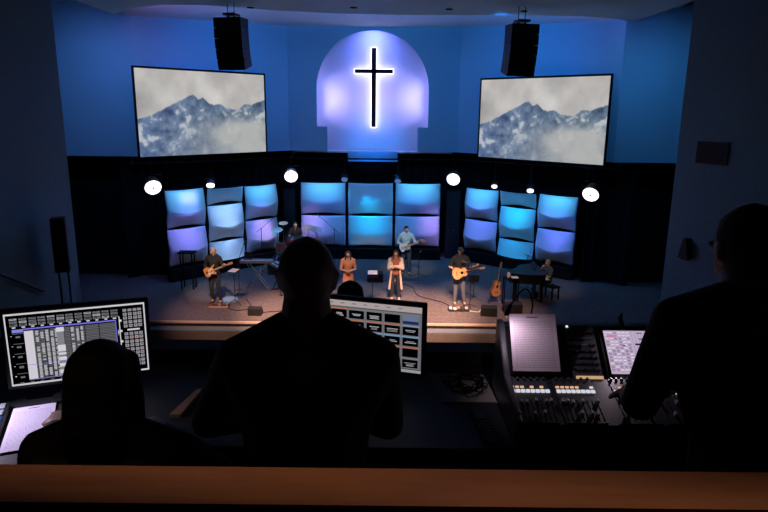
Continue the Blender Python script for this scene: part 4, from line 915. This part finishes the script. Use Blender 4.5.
# left display (behind the paper), centre knob panel, right touch screen
MB().box(upper(.56, .5)+nU*.002, (.21, .20, .004), RU).build('left_display', mat('display_off', (.01, .01, .012), .15), t)
kp = MB().box(upper(.748, .5)+nU*.0015, (.108, .205, .003), RU).build('knob_panel', mat('knob_panel_grey', (.12, .13, .16), .4), t)
for r in range(7):
    for c in range(6):
        if r < 3 and c in (2, 3) or (r < 2 and c > 3 and r != 0): continue
        MB().lathe([(.0058, .001), (.0055, .010), (.001, .0105)], upper(.705+c*.0172, .17+r*.115), 8, nU).build('knob', kcol if c % 2 else blk, kp)
for r in range(3): MB().box(upper(.768, .13+r*.13)+nU*.004, (.05, .006, .003), RU).build('label_strip', mat('strip_grey', (.25, .25, .28), .4), kp)
MB().box(upper(.702, .03)+nU*.004, (.008, .008, .004), RU).build('indicator_lamp', emis('indicator_white', (.9, .95, 1), .9), kp)
MB().box(upper(.752, 1.0)+nU*.006, (.098, .010, .006), RU).build('lit_strip', emis('strip_warm', (1.0, .62, .35), .55), kp)
MB().box(upper(.945, .5)+nU*.002, (.25, .21, .004), RU).build('screen_bezel', blk, t)
g = grid_picture('touch_screen', ui_mixer(), .215, .178, attr_mat('touch_picture', .80), t); g.location = upper(.943, .93)+nU*.0055; g.rotation_euler = (math.atan2(.145, .16)-PI/2, 0, 0)
for k in range(10): MB().box(upper(.85+k*.021, .985)+nU*.004, (.017, .012, .003), RU).build('soft_key', mat('softkey', (.10, .12, .16), .4), t)
# gooseneck lamps
def goose(label, pts, tip, power, aim_at=(.57, 2.19, 5.23)):
    t = thing('gooseneck_lamp', label, 'lamp', pts[0]); o = Vector(pts[0]); P3 = [Vector(p)-o for p in pts]; Q = []
    for i in range(len(P3)-1):
        p0, p1, p2, p3 = [P3[min(max(i+j, 0), len(P3)-1)] for j in (-1, 0, 1, 2)]
        for q in range(6):
            u = q/6; Q.append(0.5*((2*p1)+(p2-p0)*u+(2*p0-5*p1+4*p2-p3)*u*u+(3*p1-p0-3*p2+p3)*u**3))
    Q.append(P3[-1]); MB().tube(Q, .0032, 8).build('gooseneck', matt, t, True)
    d = (Vector(tip)-Vector(pts[-1])).normalized(); e = P3[-1]
    MB().lathe([(.004, -.004), (.0075, .0), (.0085, .045), (.007, .047)], e, 12, d).build('lamp_head', matt, t, True)
    if power:
        l = spot(Vector(pts[-1])+d*.052, aim_at, (1.0, .78, .92), power, 130, 1, .004, 'gooseneck_bulb')
goose('black gooseneck lamp bent over the printed sheet on the console', [(.575, 2.335, 5.30), (.585, 2.34, 5.37), (.555, 2.30, 5.44), (.515, 2.24, 5.455), (.462, 2.17, 5.42)], (.433, 2.125, 5.375), .9)
goose('short black gooseneck lamp in front of the touch screen', [(.93, 2.325, 5.31), (.93, 2.32, 5.345), (.905, 2.27, 5.345)], (.915, 2.215, 5.27), 1.2, (.80, 2.06, 5.18))
# printed sheet
def text_page(H=100, W=78, c=(.86, .80, .86)):
    rng = np.random.default_rng(8); a = blank(H, W, c); 
    a[5:7, int(W*.36):int(W*.62)] = (.45, .40, .45)
    for r in range(12, H-6, 3):
        x = int(W*.08)
        while x < W*.92:
            L = int(rng.integers(2, 7)); a[r, x:min(x+L, int(W*.93))] = np.array(c)*.74; x += L+1
    return a
pgM = attr_mat('printed_page', 1, False)
t = thing('printed_sheet', 'white printed sheet standing on the left of the mixing console', 'paper', (.558, 2.105, 5.192), rot=(0, 0, 0))
tl = math.atan2(.125, .175); R = Matrix.Rotation(-tl, 3, 'X')
MB().box(R @ Vector((0, .0012, .108)), (.172, .0012, .216), R).build('sheet', mat('paper_white', (.8, .8, .8), .7), t)
g = grid_picture('printed_text', text_page(), .172, .216, pgM, t); g.rotation_euler = (-tl, 0, 0)
# things on the desk
t = thing('desk_mat', 'small grey mat on the desk under the coiled cable', 'mat', (.325, 2.32, DZ)); MB().slab([(-.13, .135), (.10, .135), (.115, -.125), (-.095, -.125)], .0, .005).build('mat_sheet', mat('mat_grey', (.42, .38, .36), .8), t)
random.seed(11); Q = []
for i in range(150):
    a = i*.37; r = .055+.018*math.sin(i*.61)+.010*math.sin(i*1.7); Q.append((.335+r*1.15*math.cos(a)+.022*math.sin(i*.13), 2.335+r*1.25*math.sin(a)+.015*math.cos(i*.21), DZ+.010+.012*(1+math.sin(i*.9))))
tag(MB().tube(Q, .0022, 6).build('coiled_cable', matt, None, True), 'tangled black cable coiled on the grey mat', 'cable')
t = thing('handheld_remote', 'dark handheld remote with small grey keys on the desk left of the console', 'remote control', (.362, 1.99, DZ), .13)
MB().box((0, 0, .010), (.05, .235, .02)).build('case', blk, t, bevel=.004); MB().box((0, .07, .0205), (.036, .05, .002)).build('display', mat('lcd', (.10, .12, .14), .2), t)
for r in range(4):
    for c in range(3): MB().box((-.013+c*.013, .02-r*.022, .0215), (.008, .010, .003)).build('key', mat('key_grey', (.3, .3, .3), .5), t)
o = MB().slab([(-.022, -.105), (.018, -.105), (.035, .11), (.015, .11)], 0, .012).build('lit_edge_strip', mat('tan_strip', (.40, .22, .13), .6)); o.location = (-.745, 2.16, DZ); tag(o, 'narrow tan strip painting the lit desk edge left of the bald operator', 'painted light strip')  # tan colour stands in for light on the desk edge
t = thing('paper_sheet', 'white sheet of paper on the desk in front of the left operator', 'paper', (-1.222, 1.97, DZ)); t.rotation_euler = (0, 0, .40)
MB().box((0, 0, .006), (.14, .33, .002)).build('sheet', mat('paper_white', (.8, .8, .8), .7), t)
g = grid_picture('printed_text', text_page(110, 70, (.82, .78, .88)), .14, .33, pgM, t); g.rotation_euler = (-PI/2, 0, 0); g.location = (0, -.165, .0075)
spot((-1.468, 1.974, 5.285), (-1.25, 1.98, DZ), (.86, .76, 1.0), 9, 90, .8, .01, 'paper_fill')  # unseen lamp added to brighten the sheet of paper
goose('thin gooseneck lamp added out of view at the far left, brightening the paper', [(-1.68, 1.95, DZ), (-1.68, 1.95, 5.22), (-1.62, 1.96, 5.32), (-1.52, 1.97, 5.33)], (-1.46, 1.975, 5.29), 0)
t = thing('lit_keypad', 'blue lit keypad at the far left of the desk beside the paper', 'keypad', (-1.385, 1.95, DZ), .40)
MB().box((0, 0, .012), (.15, .30, .024)).build('case', blk, t, bevel=.004)
kb, kw = emis('lit_key_blue', (.06, .22, .75), .5), mat('key_dim', (.2, .22, .25), .5)
for r in range(5):
    for c in range(4): MB().box((-.052+c*.035, .11-r*.055, .027), (.027, .040, .008)).build('key', kb if r in (2, 3) else kw, t, bevel=.003)
# stools and operators
def stool(label, x, y, z0, h):
    t = thing('operator_stool', label, 'stool', (x, y, z0))
    MB().lathe([(.17, h-.06), (.19, h-.04), (.19, h-.01), (.16, h)], n=28).build('seat', matt, t, True); MB().tube([(0, 0, .06), (0, 0, h-.05)], .025, 10).build('post', blkm, t)
    for k in range(5): a = k*1.2566; MB().tube([(0, 0, .07), (.24*math.cos(a), .24*math.sin(a), .03)], .015, 8).build('foot', blkm, t)
def shifted(J, dz, dy=0): return {k: (v[0], v[1]+dy, v[2]+dz) for k, v in J.items()}
blackc = (.006, .006, .007)
big = dict(pelvis=(0, .10, .58), chest=(0, .04, .95), neck=(0, .02, 1.20), head=(0, -.01, 1.338), shL=(.205, .0, 1.10), shR=(-.205, .0, 1.10), hipL=(.11, .05, .55), hipR=(-.11, .05, .55),
           knL=(.18, -.36, .54), knR=(-.18, -.36, .54), anL=(.17, -.30, .10), anR=(-.17, -.30, .10), elL=(.335, -.10, .84), wrL=(.07, -.32, .77), elR=(-.235, -.10, .84), wrR=(-.07, -.32, .77))
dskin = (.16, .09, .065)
person('bald man in black seated at the centre monitor, seen from behind', (-.217, 1.70, FZ), PI, big, skin=dskin, hair='bald', top=blackc, sleeve='long', bottom=blackc, head=(.12, 0), girth=1.22, hs=1.08, palmL=(0, 0, -1), palmR=(0, 0, -1), curl=.2)
stool('black stool under the bald man at the centre monitor', -.222, 1.62, FZ, .47)
lp = shifted(big, -.22); lp.update(pelvis=(0, .10, .55), hipL=(.11, .05, .53), hipR=(-.11, .05, .53), chest=(0, .03, .78), knL=(.17, -.36, .52), knR=(-.17, -.36, .52), anL=(.17, -.30, .10), anR=(-.17, -.30, .10), shL=(.18, -.02, .88), shR=(-.18, -.02, .88), neck=(0, 0, .95), head=(0, -.03, 1.085), elL=(.28, -.14, .74), wrL=(.33, -.36, .765), elR=(-.27, -.14, .74), wrR=(-.02, -.34, .765))
person('person with bobbed dark hair seated before the left monitor, seen from behind', (-.752, 1.53, FZ), PI, lp, skin=dskin, hair='bob', hairc=(.008, .007, .006), top=blackc, sleeve='long', bottom=blackc, palmL=(0, 0, -1), palmR=(0, 0, -1), curl=.2)
stool('black stool under the person at the left monitor', -.765, 1.45, FZ, .44)
rp = dict(pelvis=(0, .20, .82), chest=(0, .10, 1.10), neck=(0, .04, 1.33), head=(0, -.02, 1.45), shL=(.19, .04, 1.275), shR=(-.20, .04, 1.265), elL=(.245, .0, 1.02), wrL=(.165, -.24, .93), elR=(-.25, .0, .98), wrR=(-.08, -.26, .93),
          hipL=(.1, .20, .79), hipR=(-.1, .20, .79), knL=(.12, -.02, .45), knR=(-.12, -.02, .45), anL=(.13, .12, .09), anR=(-.13, .12, .09))
person('person in black bending over the mixing console, seen from behind', (.962, 1.60, FZ), PI, rp, skin=dskin, hair='short', hairc=(.012, .009, .008), top=blackc, sleeve='long', bottom=blackc, head=(.15, .1), girth=1.2, hs=1.05, palmL=(0, 0, -1), palmR=(0, 0, -1), curl=.35)
rowp = shifted(SIT, -.065)
for q in ('anL', 'anR'): rowp[q] = SIT[q]
person('person in the balcony row beyond the centre monitor, only the dark hair showing', (-.195, 3.50, 3.85), PI, rowp, skin=dskin, hair='short', hairc=(.008, .007, .006), top=blackc, sleeve='long', bottom=blackc, palmL=(0, 0, -1), palmR=(0, 0, -1))
t = thing('balcony_seat', 'dark seat of the person in the balcony row', 'seat', (-.195, 3.44, 3.85))
MB().box((0, .02, .37), (.46, .44, .07)).build('seat', matt, t, bevel=.02); MB().box((0, -.24, .55), (.46, .06, .5)).build('backrest', matt, t, bevel=.02)
for x in (-.2, .2): MB().box((x, 0, .17), (.04, .4, .34)).build('side_leg', matt, t)
